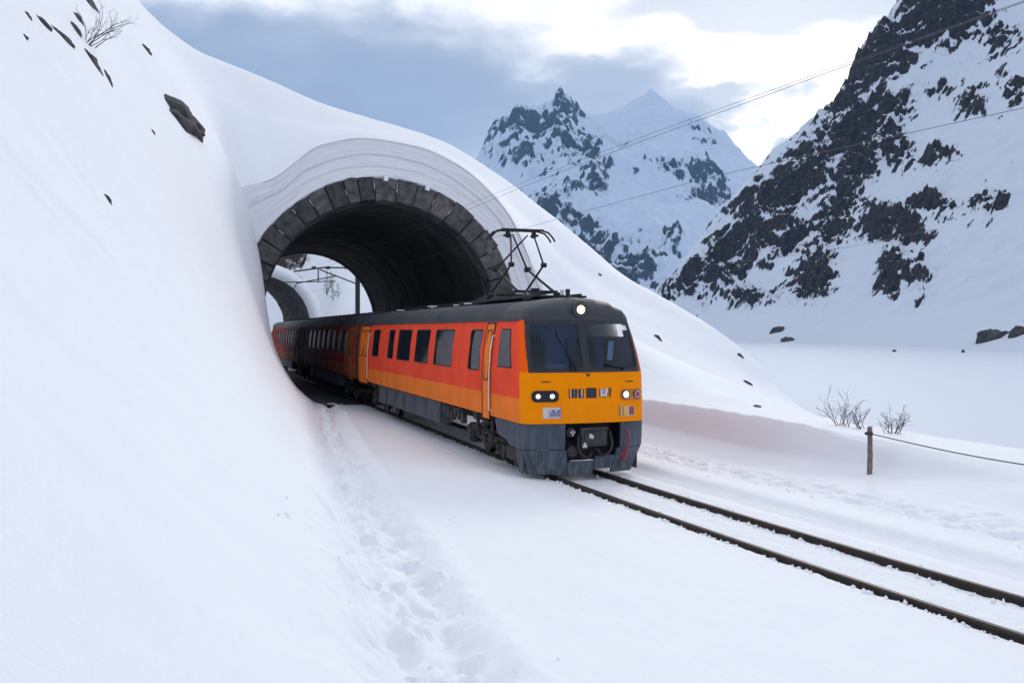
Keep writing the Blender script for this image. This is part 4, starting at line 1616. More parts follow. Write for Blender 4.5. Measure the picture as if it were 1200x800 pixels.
    # what shows of the cab inside
    ci = empty('cab_interior', (0, 0, 0))
    ci.parent = c
    g = MB()
    g.quad((-1.25, 1.95, 1.3), (1.25, 1.95, 1.3), (1.2, 1.95, 3.35), (-1.2, 1.95, 3.35))
    for s_ in (-1, 1):
        g.quad((s_ * 1.36, .4, 1.3), (s_ * 1.36, 1.95, 1.3), (s_ * 1.2, 1.95, 3.3), (s_ * 1.2, .75, 3.3))
    g.quad((-1.2, .7, 3.27), (1.2, .7, 3.27), (1.2, 1.95, 3.27), (-1.2, 1.95, 3.27))
    g.quad((-1.36, .3, 1.3), (1.36, .3, 1.3), (1.36, 1.95, 1.3), (-1.36, 1.95, 1.3))
    g.build('cab_wall', cab_m, ci, fix=False)
    g = MB()
    g.prism([(.2, 1.5), (.2, 2.16), (.62, 2.24), (.78, 2.12), (.78, 1.5)], 0, -1.2, 1.2)
    g.box((-.55, .5, 2.28), (.5, .16, .14))
    g.build('desk', desk_m, ci, bevel=.02)
    for x in (-.6, .6):
        g = MB()
        g.box((x, 1.35, 1.95), (.5, .5, .14))
        g.box((x, 1.58, 2.4), (.46, .12, .8))
        g.box((x, 1.58, 2.88), (.26, .1, .2))
        g.build('seat', rubber_m, ci, bevel=.04)
    g = MB()
    g.box((.93, .95, 2.62), (.12, .02, .42), rot=(0, .1, 0))
    g.build('paper', white_m, ci)
    # centre pillar, wipers
    patch('pillar', trap(-.075, .045, -.065, .05, 2.2, 3.27), mask_m, .022, ws, nu=3, nv=6, thick=.02)
    for (sa, za, sb, zb) in ((-.18, 2.26, -.47, 3.08), (-.25, 2.26, -.30, 2.9), (.62, 2.27, .30, 2.36)):
        g = MB()
        pts = [front(sa + (sb - sa) * t, za + (zb - za) * t, .045) for t in np.linspace(0, 1, 7)]
        g.tube(pts, .013, 5)
        g.cyl(front(sa, za, .01), front(sa, za, .07), .035, n=10)
        g.build('wiper', black_m, ws, smooth=50)
    # small dark triangle and slots on the nose
    g = MB()
    g.add([front(-.035, 2.155, .006), front(.045, 2.155, .006), front(.005, 2.085, .006)], [(0, 2, 1)])
    g.build('emblem', rubber_m, c, fix=False)
    for s0, s1, z in ((-.72, -.58, 1.99), (.64, .78, 1.97)):
        patch('slot', trap(s0, s1, s0, s1, z, z + .022), rubber_m, .005, nu=4, nv=2, thick=.004)

    # roof cap over the cab (dark) and the roof
    g = MB()
    rows = []
    for zf, q in ((0, 0), (1, 1)):
        pass
    nR = len(ROOF)
    # cab brow: front edge follows the windscreen top, then rises to the roof line
    nv = 8
    grid = []
    for k in range(nv + 1):
        t = k / nv
        row = []
        for (x, z) in ROOF:
            zt = 3.285 + (z - 3.285) * math.sin(t * math.pi / 2) ** .8 if z > 3.285 else z
            s = x / 1.24
            y0 = front(max(-1, min(1, s)), 3.285)[1] - .012
            y = y0 + (1 - math.cos(t * math.pi / 2)) * .5 + t * .07
            kx = 1 + (0.0) * t
            row.append((x * kx, y, zt))
        grid.append(row)
    for k in range(nv):
        for i in range(nR - 1):
            g.quad(grid[k][i], grid[k][i + 1], grid[k + 1][i + 1], grid[k + 1][i])
    yb = [grid[-1][i][1] for i in range(nR)]
    for i in range(nR - 1):
        g.quad(grid[-1][i], grid[-1][i + 1], (ROOF[i + 1][0], 1.9, ROOF[i + 1][1]), (ROOF[i][0], 1.9, ROOF[i][1]))
    g.build('cab_roof', mat('cab_roof_paint', (.04, .042, .047), .45, noise=.3, nscale=2), c, smooth=50, fix=False)
    g = MB()
    roof_mesh(g, [1.9] * nR, LEN)
    g.build('roof', roof_m, c, smooth=50, fix=False)
    # panel seams
    for s in (-1, 1):
        for y in (2.9, 5.0, 7.45, 9.95, 12.5, 15.2):
            g = MB()
            for (za, zb) in zip((1.15, 1.645, 2.1, 2.6, 2.95), (1.645, 2.1, 2.6, 2.95, 3.25)):
                g.quad((s * (hw(za) + .002), y, za), (s * (hw(za) + .002), y + .012, za), (s * (hw(zb) + .002), y + .012, zb), (s * (hw(zb) + .002), y, zb))
            g.build('seam', rubber_m, c, fix=False)
    # gutter
    for s in (-1, 1):
        g = MB()
        g.tube([(s * 1.25, y, 3.275) for y in np.linspace(.85, LEN - .02, 12)], .02, 5)
        g.build('gutter', roof_m, c)

    # lamps
    def lamp(s, z, r, material, ring=True, off=.035, name='headlight', parent=c):
        p = Vector(front(s, z, 0))
        q = Vector(front(s, z, off))
        n = Vector((s * .25, -1, 0)).normalized()
        g = MB()
        g.cyl(p + n * (-.02), p + n * off, r * 1.18, r * 1.12, n=20)
        h = g.build(name, rubber_m if ring else silver_m, parent, smooth=40)
        g = MB()
        g.cyl(p + n * (off - .01), p + n * (off + .004), r, r * .96, n=20)
        g.build('reflector', silver_m, h, smooth=40)
        g = MB()
        rings = 4
        vs, fs = [], []
        a = n.orthogonal().normalized()
        b_ = n.cross(a)
        for k in range(rings):
            rr = .74 * r * math.cos(k / rings * math.pi / 2)
            hgt = off + .005 + .02 * math.sin(k / rings * math.pi / 2)
            for j in range(18):
                t = 2 * math.pi * j / 18
                vs.append(p + n * hgt + (a * math.cos(t) + b_ * math.sin(t)) * rr)
        vs.append(p + n * (off + .026))
        for k in range(rings - 1):
            for j in range(18):
                fs.append((k * 18 + j, k * 18 + (j + 1) % 18, (k + 1) * 18 + (j + 1) % 18, (k + 1) * 18 + j))
        for j in range(18):
            fs.append(((rings - 1) * 18 + j, (rings - 1) * 18 + (j + 1) % 18, rings * 18))
        g.add(vs, fs)
        g.build('lens', material, h, smooth=70)
        return h

    def pill(s0, s1, z0, z1, material, off=.02, name='lamp_housing'):
        g = MB()
        sw = (s1 - s0) * 1.4
        pts = rounded(0, sw, z0, z1, (z1 - z0) * .42)
        n = len(pts)
        F = lambda p, o_: front(s0 + p[0] / 1.4, p[1], o_)
        vs = [F(p, -.02) for p in pts] + [F(p, off) for p in pts]
        fs = [(k, (k + 1) % n, n + (k + 1) % n, n + k) for k in range(n)] + [tuple(range(n, 2 * n))]
        g.add(vs, fs)
        return g.build(name, material, c, smooth=40)
    pill(-.86, -.46, 1.585, 1.82, black_m)
    lamp(-.765, 1.705, .06, lamp_m)
    lamp(-.56, 1.705, .06, lamp_m)
    pill(.54, .93, 1.585, 1.82, mat('lamp_surround', (.5, .16, .01), .4))
    lamp(.63, 1.71, .085, lamp_bright_m)
    h = lamp(.845, 1.71, .085, red_lens_m, name='marker_light')
    # square plates under the lamps
    def plate(s0, s1, z0, z1, material, off, name='plate'):
        return patch(name, trap(s0, s1, s0, s1, z0, z1), material, off, nu=5, nv=3, thick=off)
    plate(-.70, -.42, 1.25, 1.475, pale_m, .02)
    plate(-.615, -.435, 1.275, 1.43, lilac_m, .028)
    plate(-.44, -.425, 1.25, 1.475, mat('rust_edge', (.45, .16, .05), .6), .028)
    for k, z in enumerate((1.31, 1.35, 1.39)):
        plate(-.60, -.45, z, z + .012, mask_m, .031)
    for k in range(4):
        plate(-.595 + k * .04, -.58 + k * .04, 1.385, 1.425, mask_m if k % 2 else white_m, .033)
    plate(.50, .80, 1.25, 1.47, mat('amber_plate', (.72, .38, .1), .5), .02)
    plate(.68, .78, 1.28, 1.45, mat('plum_plate', (.26, .06, .11), .4), .028)
    plate(.67, .68, 1.26, 1.46, white_m, .03)
    plate(.515, .53, 1.27, 1.46, rubber_m, .026)
    plate(.575, .585, 1.27, 1.46, rubber_m, .026)
    # markings on the nose: dark bars, a dark square, and a pale figure between bars
    g_dark = mask_m
    for (s0, s1) in ((-.305, -.29), (-.262, -.228), (-.205, -.175), (-.15, -.115), (-.085, -.07)):
        plate(s0, s1, 1.66, 1.85, g_dark, .008, 'marking')
    plate(-.225, -.207, 1.68, 1.84, mat('dull_green', (.1, .12, .08), .5), .008, 'marking')
    plate(-.16, -.152, 1.68, 1.82, mat('dull_violet', (.16, .13, .3), .5), .008, 'marking')
    plate(-.112, -.087, 1.66, 1.70, mat('dull_violet2', (.16, .13, .3), .5), .008, 'marking')
    plate(-.112, -.1, 1.70, 1.83, pale_m, .008, 'marking')
    plate(-.285, -.268, 1.67, 1.84, mat('faded_orange', (.75, .42, .25), .5), .007, 'marking')
    plate(-.03, .135, 1.655, 1.865, mat('dark_plate', (.018, .012, .022), .4), .012)
    plate(.185, .2, 1.67, 1.85, g_dark, .008, 'marking')
    plate(.205, .225, 1.685, 1.84, white_m, .008, 'marking')
    plate(.228, .285, 1.73, 1.84, lilac_m, .008, 'marking')
    plate(.245, .262, 1.675, 1.73, white_m, .008, 'marking')
    patch('marking', trap(.28, .305, .305, .33, 1.68, 1.84), white_m, .008, nu=3, nv=3, thick=.008)
    plate(.228, .29, 1.655, 1.675, g_dark, .008, 'marking')
    patch('marking', trap(.31, .325, .333, .348, 1.68, 1.85), g_dark, .008, nu=3, nv=3, thick=.008)
    patch('marking', trap(.345, .37, .365, .39, 1.665, 1.86), g_dark, .008, nu=3, nv=3, thick=.008)
    # top light in a hooded bump
    hl = empty('roof_headlight', (0, 0, 0))
    hl.parent = c
    g = MB()
    g.cyl((0, .42, 3.50), (0, .95, 3.50), .185, .15, n=24)
    g.cyl((0, .405, 3.50), (0, .425, 3.50), .165, .185, n=24)
    g.build('hood', MATS['cab_roof_paint'], hl, smooth=40)
    g = MB()
    g.cyl((0, .392, 3.50), (0, .41, 3.50), .085, .095, n=24)
    g.build('lens', lamp_warm_m, hl, smooth=40)

    # skirt and plough
    def front_low(s, z, off=0):
        k = np.interp(z, [.08, .55, .62, 1.14], [.86, .97, 1.0, 1.0])
        y = .0 + .20 * abs(s) ** 2.2 + .12 * max(0, (abs(s) - .88) / .12) ** 2 + np.interp(z, [.08, .55, 1.14], [.16, .05, .012])
        return (1.395 * s * k, y - off, z)

    def low(name, s0, s1, z0, z1, material, wrap=None, nz=4):
        g = MB()
        ss = [s for s in np.unique(np.concatenate([SS, [s0, s1]])) if s0 <= s <= s1]
        zs = np.linspace(z0, z1, nz)
        for k in range(nz - 1):
            for i in range(len(ss) - 1):
                for (o0, fl) in ((0, 0), (-.08, 1)):
                    q = [front_low(ss[i], zs[k], o0), front_low(ss[i + 1], zs[k], o0), front_low(ss[i + 1], zs[k + 1], o0), front_low(ss[i], zs[k + 1], o0)]
                    g.quad(*(q[::-1] if fl else q))
        for z in (z0, z1):
            for i in range(len(ss) - 1):
                g.quad(front_low(ss[i], z), front_low(ss[i + 1], z), front_low(ss[i + 1], z, -.08), front_low(ss[i], z, -.08))
        for s in (s0, s1):
            for k in range(nz - 1):
                g.quad(front_low(s, zs[k]), front_low(s, zs[k + 1]), front_low(s, zs[k + 1], -.08), front_low(s, zs[k], -.08))
        return g.build(name, material, c, smooth=40)
    low('skirt', -1, -.36, .605, 1.132, grey_m)
    low('skirt', .55, 1, .605, 1.132, grey_m)
    low('plough', -1, -.34, .07, .59, grey_m)
    low('plough', .50, 1, .07, .59, grey_m)
    low('plough', -.33, .13, .07, .34, grey_m)
    low('plough', .14, .49, .16, .44, grey_m)
    g = MB()
    g.box((.12, .62, .72), (1.5, .1, .84))
    for x in (-.52, .80):
        g.box((x, .42, .72), (.04, .5, .84))
    g.build('buffer_recess', rubber_m, c)
    for s in (-1, 1):                                       # skirt returning along the side
        g = MB()
        yA = front_low(1, .9)[1]
        g.prism([(yA, .62), (yA, 1.132), (1.95, 1.132), (1.8, .80), (1.2, .72), (.9, .62)], 0, s * 1.385 - .03, s * 1.385 + .002)
        g.prism([(yA + .02, .1), (yA, .59), (.85, .59), (.6, .1)], 0, s * 1.29 - .03, s * 1.29 + .002)
        g.build('side_skirt', grey_m, c, bevel=.01)
    # coupler and hoses
    cp = empty('coupler', (0, 0, 0))
    cp.parent = c
    g = MB()
    g.box((.12, .22, .83), (.58, .5, .34))
    g.box((.05, -.04, .84), (.3, .08, .22))
    g.box((.30, -.02, .82), (.2, .05, .24))
    g.box((.12, .0, 1.02), (.62, .12, .05))
    g.cyl((.30, -.05, .83), (.30, .02, .83), .07, n=14)
    g.box((-.11, -.03, .68), (.13, .05, .16))
    g.build('coupler_head', under_m, cp, bevel=.015)
    g = MB()
    g.box((.0, -.095, .88), (.05, .02, .09))
    g.box((.045, -.095, .86), (.05, .022, .08))
    g.build('fitting', silver_m, cp, bevel=.006)
    g = MB()
    g.box((-.11, -.06, .67), (.10, .02, .06))
    g.box((-.11, -.06, .715), (.05, .02, .06))
    g.build('fitting', silver_m, cp, bevel=.006)
    for (x, z, r) in ((-.36, .95, .10), (-.33, .55, .11)):
        g = MB()
        g.cyl((x, .06, z), (x, .3, z), r, n=20)
        g.cyl((x, .02, z), (x, .07, z), r * .7, r * .9, n=20)
        for t in range(3):
            an = t * 2.1 + .4
            g.box((x + math.cos(an) * r * .35, .01, z + math.sin(an) * r * .35), (.05, .03, .03), rot=(0, -an, 0))
        g.build('socket', under_m, cp, smooth=35)
    g = MB()
    g.box((-.36, -.005, .96), (.10, .015, .035))
    g.box((-.36, -.005, .94), (.025, .015, .11))
    g.build('tap', silver_m, cp)
    for (pts, m_, r) in (([(-.2, .05, .9), (-.24, -.02, .7), (-.16, -.03, .48), (.0, 0, .42), (.08, .04, .52)], rubber_m, .03),
                         ([(.5, .05, .95), (.52, -.03, .7), (.42, -.04, .5), (.3, .0, .46), (.22, .04, .58)], rubber_m, .03),
                         ([(.86, -.02, 1.0), (.88, -.08, .82), (.84, -.09, .6), (.79, -.06, .42), (.81, -.04, .32)], redhose_m, .026),
                         ([(.80, -.02, .56), (.74, -.07, .46), (.78, -.06, .34)], redhose_m, .024)):
        g = MB()
        P = [Vector(p) for p in pts]
        fine = []
        kn = np.arange(len(P))
        for t in np.linspace(0, len(P) - 1, 16):
            fine.append(pchip(kn, np.array([p[:] for p in P]), np.array([t]))[0])
        g.tube(fine, r, 7)
        g.build('hose', m_, cp, smooth=60)

    # windows, doors, cab side windows
    for s in (-1, 1):
        for (a, b, za, zb) in wins:
            side_window(c, s, a, b, za, zb)
        door(c, s, wy(575), wy(566), [(wy(575) + .16, wy(566) - .16)])
        door(c, s, wy(431.5), wy(421), [(wy(431.5) + .2, wy(426.5) - .1), (wy(426) + .1, wy(421) - .2)], (2.1, 3.05))
        handrail(c, s, wy(576.2))
        handrail(c, s, wy(432.5))
        # slanted cab window, standing proud in its rubber
        ya, yb = wy(598.5), wy(583)
        quad_ = [(yb, 3.07), (yb, 2.28), (ya, 2.28), (ya + .30, 3.07)]
        cy = sum(p[0] for p in quad_) / 4
        cz = sum(p[1] for p in quad_) / 4
        for (k, off, nm, mm) in ((1.07, .008, 'cab_window', rubber_m), (.98, .014, 'pane', glass_m)):
            g = MB()
            pts = [(cy + (p[0] - cy) * k, cz + (p[1] - cz) * k) for p in quad_]
            out = []
            for i in range(4):
                a, b = pts[i], pts[(i + 1) % 4]
                out += [(a[0] + (b[0] - a[0]) * t, a[1] + (b[1] - a[1]) * t) for t in (0, .25, .5, .75)]
            n = len(out)
            vs = [(s * (hw(p[1]) - .004), p[0], p[1]) for p in out] + [(s * (hw(p[1]) + off), p[0], p[1]) for p in out]
            g.add(vs, [(i, (i + 1) % n, n + (i + 1) % n, n + i) for i in range(n)] + [tuple(range(n, 2 * n))])
            ob = g.build(nm, mm, c if nm == 'cab_window' else last)
            last = ob
        # steps under the cab door
        g = MB()
        y0, y1 = wy(575), wy(566)
        for z in (.98, .72, .48):
            g.box((s * 1.33, (y0 + y1) / 2, z), (.16, y1 - y0 - .1, .03))
        for y in (y0 + .04, y1 - .04):
            g.box((s * 1.33, y, .78), (.05, .03, .72))
        g.build('step', under_m, c, bevel=.005)
        # grey equipment boxes between the bogies
        ya, yb = wy(514), wy(443)
        nbx = 6
        w = (yb - ya) / nbx
        for k in range(nbx):
            g = MB()
            g.box((s * 1.17, ya + w * (k + .5), .82), (.36, w - .06, .58), 0, None, 1.0)
            g.box((s * 1.36, ya + w * (k + .5), .82), (.02, w - .3, .42))
            g.build('equipment_box', grey_m, c, bevel=.02)
        g = MB()
        for k in range(6):
            g.cyl((s * 1.22, ya - .15 - k * .32, 1.02), (s * 1.22, ya - .15 - k * .32, 1.13), .06, n=10)
            g.box((s * 1.25, ya - .3 - k * .34, .95 - .05 * (k % 3)), (.12, .2, .26))
        g.tube([(s * 1.3, ya + .1 - t * 2.3, 1.05 + .03 * math.sin(t * 17)) for t in np.linspace(0, 1, 12)], .025, 6)
        g.build('brake_gear', under_m, c, bevel=.008)
    bogie(c, 3.75)
    bogie(c, LEN - 3.0)
    # leading guard wheel set under the cab
    g = MB()
    for s in (-1, 1):
        g.cyl((s * 1.05, 1.15, .36), (s * 1.2, 1.15, .36), .2, n=18)
        g.box((s * 1.1, 1.5, .42), (.16, .8, .2))
        g.box((s * 1.16, .75, .34), (.05, .1, .4))
    g.build('guard_gear', under_m, c, bevel=.01)
    g = MB()
    g.box((0, LEN / 2 + .4, .98), (1.8, LEN - 1.2, .28))
    g.build('underframe', under_m, c)
    # corridor bellows to the next car
    g = MB()
    for k in range(5):
        g.box((0, LEN + .04 + k * .08, 2.2), (1.5 - .08 * (k % 2), .05, 2.1))
    g.build('bellows', rubber_m, c)

    # roof gear
    g = MB()
    g.box((0, 3.3, 3.815), (1.3, 3.4, .05))
    for s in (-1, 1):
        g.box((s * .5, 3.6, 3.86), (.06, 4.0, .05))
    g.box((0, 5.6, 3.85), (1.2, .9, .14))
    for y in (6.6, 7.9):
        g.box((.1, y, 3.82), (1.1, .9, .10))
    g.prism([(2.05, 3.75), (1.65, 3.75), (2.05, 3.86), (2.4, 3.88), (2.4, 3.75)], 0, -.62, .62)
    g.build('roof_equipment', black_m, c, bevel=.01)
    for (x, y, r, h, z) in ((-.1, 1.55, .075, .16, 3.74), (-.02, 1.1, .05, .13, 3.83), (-.34, 2.3, .10, .16, 3.86)):
        g = MB()
        g.cyl((x, y, z - .06), (x, y, z), r * .5, n=10)
        g.cyl((x, y, z), (x, y, z + h), r, r * 1.1, n=14)
        g.build('antenna', black_m, c, smooth=40)
    for (x, y) in ((.45, 2.6), (-.45, 2.6), (.45, 5.0), (-.45, 5.0), (.3, 6.3), (-.3, 6.3)):
        g = MB()
        for k in range(4):
            g.cyl((x, y, 3.84 + k * .045), (x, y, 3.865 + k * .045), .055, .04, n=10)
        g.build('insulator', ceramic_m, c, smooth=40)
    g = MB()
    for k in range(9):
        y = 9.3 + k * 1.05
        g.box((0, y, 3.80), (.9, .06, .06))
    g.tube([(.35, 6.2, 4.0), (.35, 8, 3.93), (.35, 12, 3.92), (.35, LEN - .3, 3.95)], .02, 6)
    for k in range(7):
        g.cyl((.35, 7.2 + 1.7 * k, 3.72), (.35, 7.2 + 1.7 * k, 3.93), .03, n=8)
    g.build('roof_cable', black_m, c)
    g = MB()
    for k in range(26):
        g.box((rs.normal() * .25, rs.uniform(5, LEN - .3), 3.80), (rs.uniform(.1, .3), rs.uniform(.1, .5), .03), rot=(0, 0, rs.uniform(-.5, .5)))
    tag(g.build('roof_snow', white_snow, c, bevel=.02), kind='stuff')
    # pantograph
    p = empty('pantograph', (0, 0, 0))
    p.parent = c
    B0, B1 = 3.95, 5.47
    # feet on the base frame, knees, head (seen slightly folded in an X)
    g = MB()
    for (y, s) in ((3.15, -1), (3.15, 1), (5.2, -1), (5.2, 1)):
        pass
    g.box((0, 3.15, 3.98), (1.1, .08, .07))
    g.box((0, 5.35, 3.98), (1.1, .08, .07))
    for s in (-1, 1):
        g.box((s * .5, 4.25, 3.98), (.06, 2.2, .06))
    g.build('base_frame', black_m, p, bevel=.01)
    for s in (-1, 1):
        g = MB()
        g.tube([(s * .46, 3.2, 4.0), (s * .42, 4.95, 4.62)], [.035, .028], 8)
        g.cyl((s * .36, 4.95, 4.62), (s * .5, 4.95, 4.62), .07, n=12)
        g.build('lower_arm', black_m, p, smooth=50)
        g = MB()
        g.tube([(s * .42, 4.95, 4.62), (s * -.2, 4.3, 5.44)], [.026, .02], 8)
        g.build('upper_arm', black_m, p, smooth=50)
        g = MB()
        g.tube([(s * .46, 5.3, 4.0), (s * .42, 3.75, 4.66)], [.03, .025], 8)
        g.tube([(s * .42, 3.75, 4.66), (s * .3, 4.15, 5.44)], [.024, .02], 8)
        g.cyl((s * .36, 3.75, 4.66), (s * .48, 3.75, 4.66), .06, n=12)
        g.build('link_arm', black_m, p, smooth=50)
        g = MB()
        g.cyl((s * .34, 4.25, 5.36), (s * .34, 4.25, 5.5), .06, n=10)
        g.box((s * .36, 4.25, 5.42), (.12, .28, .05))
        g.build('head_spring', black_m, p, smooth=40)
    g = MB()
    for y in (4.12, 4.4):
        g.tube([(-.86, y, 5.28), (-.80, y, 5.38), (-.68, y, 5.50), (-.5, y, 5.545), (0, y, 5.55), (.5, y, 5.545), (.68, y, 5.50), (.80, y, 5.38), (.86, y, 5.28)], .026, 6)
        g.box((0, y, 5.555), (1.1, .05, .04))
    g.build('contact_strip', black_m, p, smooth=50)
    return c, LEN


CAR, CAR_LEN = railcar()


def coach(y0, L_, label):
    c = empty('passenger_coach', (0, y0, 0))
    tag(c, label, 'train', 'cars of the train')
    wins = []
    y = 2.4
    while y + 1.3 < L_ - 2.2:
        wins.append((y, y + 1.15, 2.14, 3.06))
        y += 1.75
    g = MB()
    for s in (-1, 1):
        side_wall(g, s, False, L_, wins)
    for ye in (0, L_):
        g.add([(-hw(z), ye, z) for z in PROF_Z] + [(x, ye, z) for x, z in ROOF[::-1]][1:-1] + [(hw(z), ye, z) for z in PROF_Z[::-1]], [tuple(range(len(PROF_Z) * 2 + len(ROOF) - 2))], 2)
    g.quad((-1.39, 0, 1.14), (1.39, 0, 1.14), (1.39, L_, 1.14), (-1.39, L_, 1.14), 2)
    g.build('body', [shaded_red_m, shaded_stripe_m, under_m], c, fix=False)
    g = MB()
    roof_mesh(g, [0] * len(ROOF), L_)
    g.build('roof', roof_m, c, smooth=50, fix=False)
    for s in (-1, 1):
        for w in wins:
            side_window(c, s, *w, glass=shaded_glass_m)
        for (a, b) in ((.5, 1.9), (L_ - 1.9, L_ - .5)):
            door(c, s, a, b, [(a + .25, a + .62), (b - .62, b - .25)], (2.1, 3.05), paint=shaded_stripe_m, glass=shaded_glass_m)
            handrail(c, s, b + .08).data.materials[0] = galv_m
        g = MB()
        for k in range(8):
            g.box((s * 1.15, 5.2 + k * (L_ - 10.4) / 7, .85), (.36, (L_ - 10.4) / 7 - .2, .5))
        g.build('equipment_box', grey_m, c, bevel=.02)
    bogie(c, 3.0)
    bogie(c, L_ - 3.0)
    g = MB()
    g.box((0, L_ / 2, .98), (1.8, L_ - .6, .28))
    for k in range(5):
        g.box((0, L_ + .04 + k * .08, 2.2), (1.5 - .08 * (k % 2), .05, 2.1))
    g.build('underframe', under_m, c)
    for k in range(14):
        g = MB()
        g.box((0, 1 + k * 1.35, 3.80), (.9, .06, .07))
        g.build('roof_rib', roof_m, c)
    return c


Y2 = CAR_Y0 + CAR_LEN + .42
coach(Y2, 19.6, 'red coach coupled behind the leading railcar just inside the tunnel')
coach(Y2 + 20.0, 19.6, 'rearmost visible shaded red coach deep inside the tunnel')

# ------------------------------------------------------------------ overhead line
def wire(name, pts, r, label, cat='wire', group=None, m=wire_m):
    g = MB()
    g.tube(pts, r, 5)
    o = g.build(name, m, smooth=60)
    tag(o, label, cat, group)
    return o


ysw = np.concatenate([np.linspace(-6, 24, 40), np.linspace(26, 108, 20)])
wire('contact_wire', [(float(xc(y)) + .12, y, 5.60 if y > 14 else 5.60 - .02 * (14 - y)) for y in ysw], .004, 'thin contact wire touching the raised pantograph above the track', group='overhead line wires')
ysm = np.concatenate([np.linspace(-6, 24, 30), np.linspace(26, 76, 14)])
wire('messenger_wire', [(float(xc(y)) + .12, y, 6.62 + .002 * abs(y - 14) ** 1.2) for y in ysm], .0045, 'upper messenger wire running high above the contact wire', group='overhead line wires')
wire('feeder_wire', [(float(xc(y)) + .5 - .01 * y, y, 6.76 + .003 * abs(y - 10) ** 1.2) for y in ysm], .0035, 'thinner feeder wire just beside the upper messenger wire', group='overhead line wires')

# mast beyond the first tunnel with its bracket
mp = onY(419, 345, 76.0)
mast = empty('catenary_mast', (mp[0], 76.0, 0))
tag(mast, 'grey steel catenary mast with insulated bracket beyond the tunnel', 'mast')
g = MB()
g.box((0, 0, 4.4), (.34, .34, 9.4))
g.build('pole', galv_m, mast, bevel=.02)
g = MB()
ax = .12 - mp[0]
g.tube([(0, 0, 8.0), (ax * .55, 0, 7.95), (ax, 0, 7.6)], .06, 6)
g.tube([(0, 0, 6.7), (ax * .6, 0, 7.8)], .05, 6)
g.tube([(ax * .35, 0, 7.3), (ax * .95, 0, 6.7), (ax * 1.05, 0, 5.75)], .045, 6)
g.tube([(ax * .62, 0, 7.9), (ax * .62, 0, 6.8)], .05, 6)
g.tube([(ax * .35, 0, 6.9), (ax * 1.2, 0, 6.75)], .04, 6)
g.build('bracket', wire_m, mast)
for t in (.2, .5, .72):
    g = MB()
    for k in range(5):
        x = ax * t + k * .07
        g.cyl((x, 0, 8.0 - .1 * t), (x + .04, 0, 8.0 - .1 * t), .13, n=10)
    g.build('insulator', ceramic_m, mast)

# thin cable far across the mountainside
a = Vector(CAM) + Vector(ray(820, 311)) * 430
b = Vector(CAM) + Vector(ray(1100, 268)) * 380
wire('cable', [a.lerp(b, t) - Vector((0, 0, 2.0 * math.sin(t * math.pi))) for t in np.linspace(0, 1, 12)], .07, 'distant thin cable strung in front of the rocky mountainside')

# ------------------------------------------------------------------ fence post and its cable
def post(x, y, h, label):
    z, _ = drop(x, y)
    p = empty('fence_post', (x, y, z))
    tag(p, label, 'post', 'posts of the cable fence')
    g = MB()
    n = 10
    rs_ = random.Random(3)
    rings = []
    for k, t in enumerate(np.linspace(-.3, h, 12)):
        for j in range(n):
            an = 2 * math.pi * j / n
            r = .052 * (1 + .10 * rs_.uniform(-1, 1)) * (1 - .08 * t)
            top = .05 * rs_.uniform(-1, 1) if k == 11 else 0
            rings.append((r * math.cos(an) + .012 * math.sin(t * 3), r * math.sin(an), t + top))
    fs = []
    for k in range(11):
        for j in range(n):
            fs.append((k * n + j, k * n + (j + 1) % n, (k + 1) * n + (j + 1) % n, (k + 1) * n + j))
    fs.append(tuple(range(11 * n, 12 * n)))
    g.add(rings, fs)
    g.build('shaft', wood_m, p, smooth=50)
    g = MB()
    g.cyl((0, 0, h - .16), (0, 0, h - .10), .066, n=12)
    g.box((-.07, 0, h - .13), (.05, .06, .05))
    g.build('band', under_m, p, smooth=40)
    return p, Vector((x, y, z + h - .13))


ph, _ = hit(1019, 555, SURF)
p1, a1 = post(ph.x, ph.y, 55 / F_PX * ((Vector(ph) - Vector(CAM)).dot(Vector((math.sin(YAW), math.cos(YAW), 0)))) , 'weathered wooden post with a dark band standing in the snow beside the track')
e = Vector(CAM) + Vector(ray(1200, 537)) * 15.0
dirv = (e - a1)
b1 = a1 + dirv * 1.7
z2, _ = drop(b1.x, b1.y)
pts = [a1.lerp(b1, t) - Vector((0, 0, .10 * math.sin(t * math.pi))) for t in np.linspace(0, 1, 16)]
wire('fence_cable', pts, .011, 'black cable hanging from the weathered wooden post', 'cable', m=rubber_m)
g_post = empty('fence_post', (b1.x, b1.y, z2))
tag(g_post, 'next wooden post of the cable fence', 'post', 'posts of the cable fence')
g = MB()
g.cyl((0, 0, -.3), (0, 0, b1.z - z2 + .1), .055, .05, n=10)
g.build('shaft', wood_m, g_post, smooth=50)


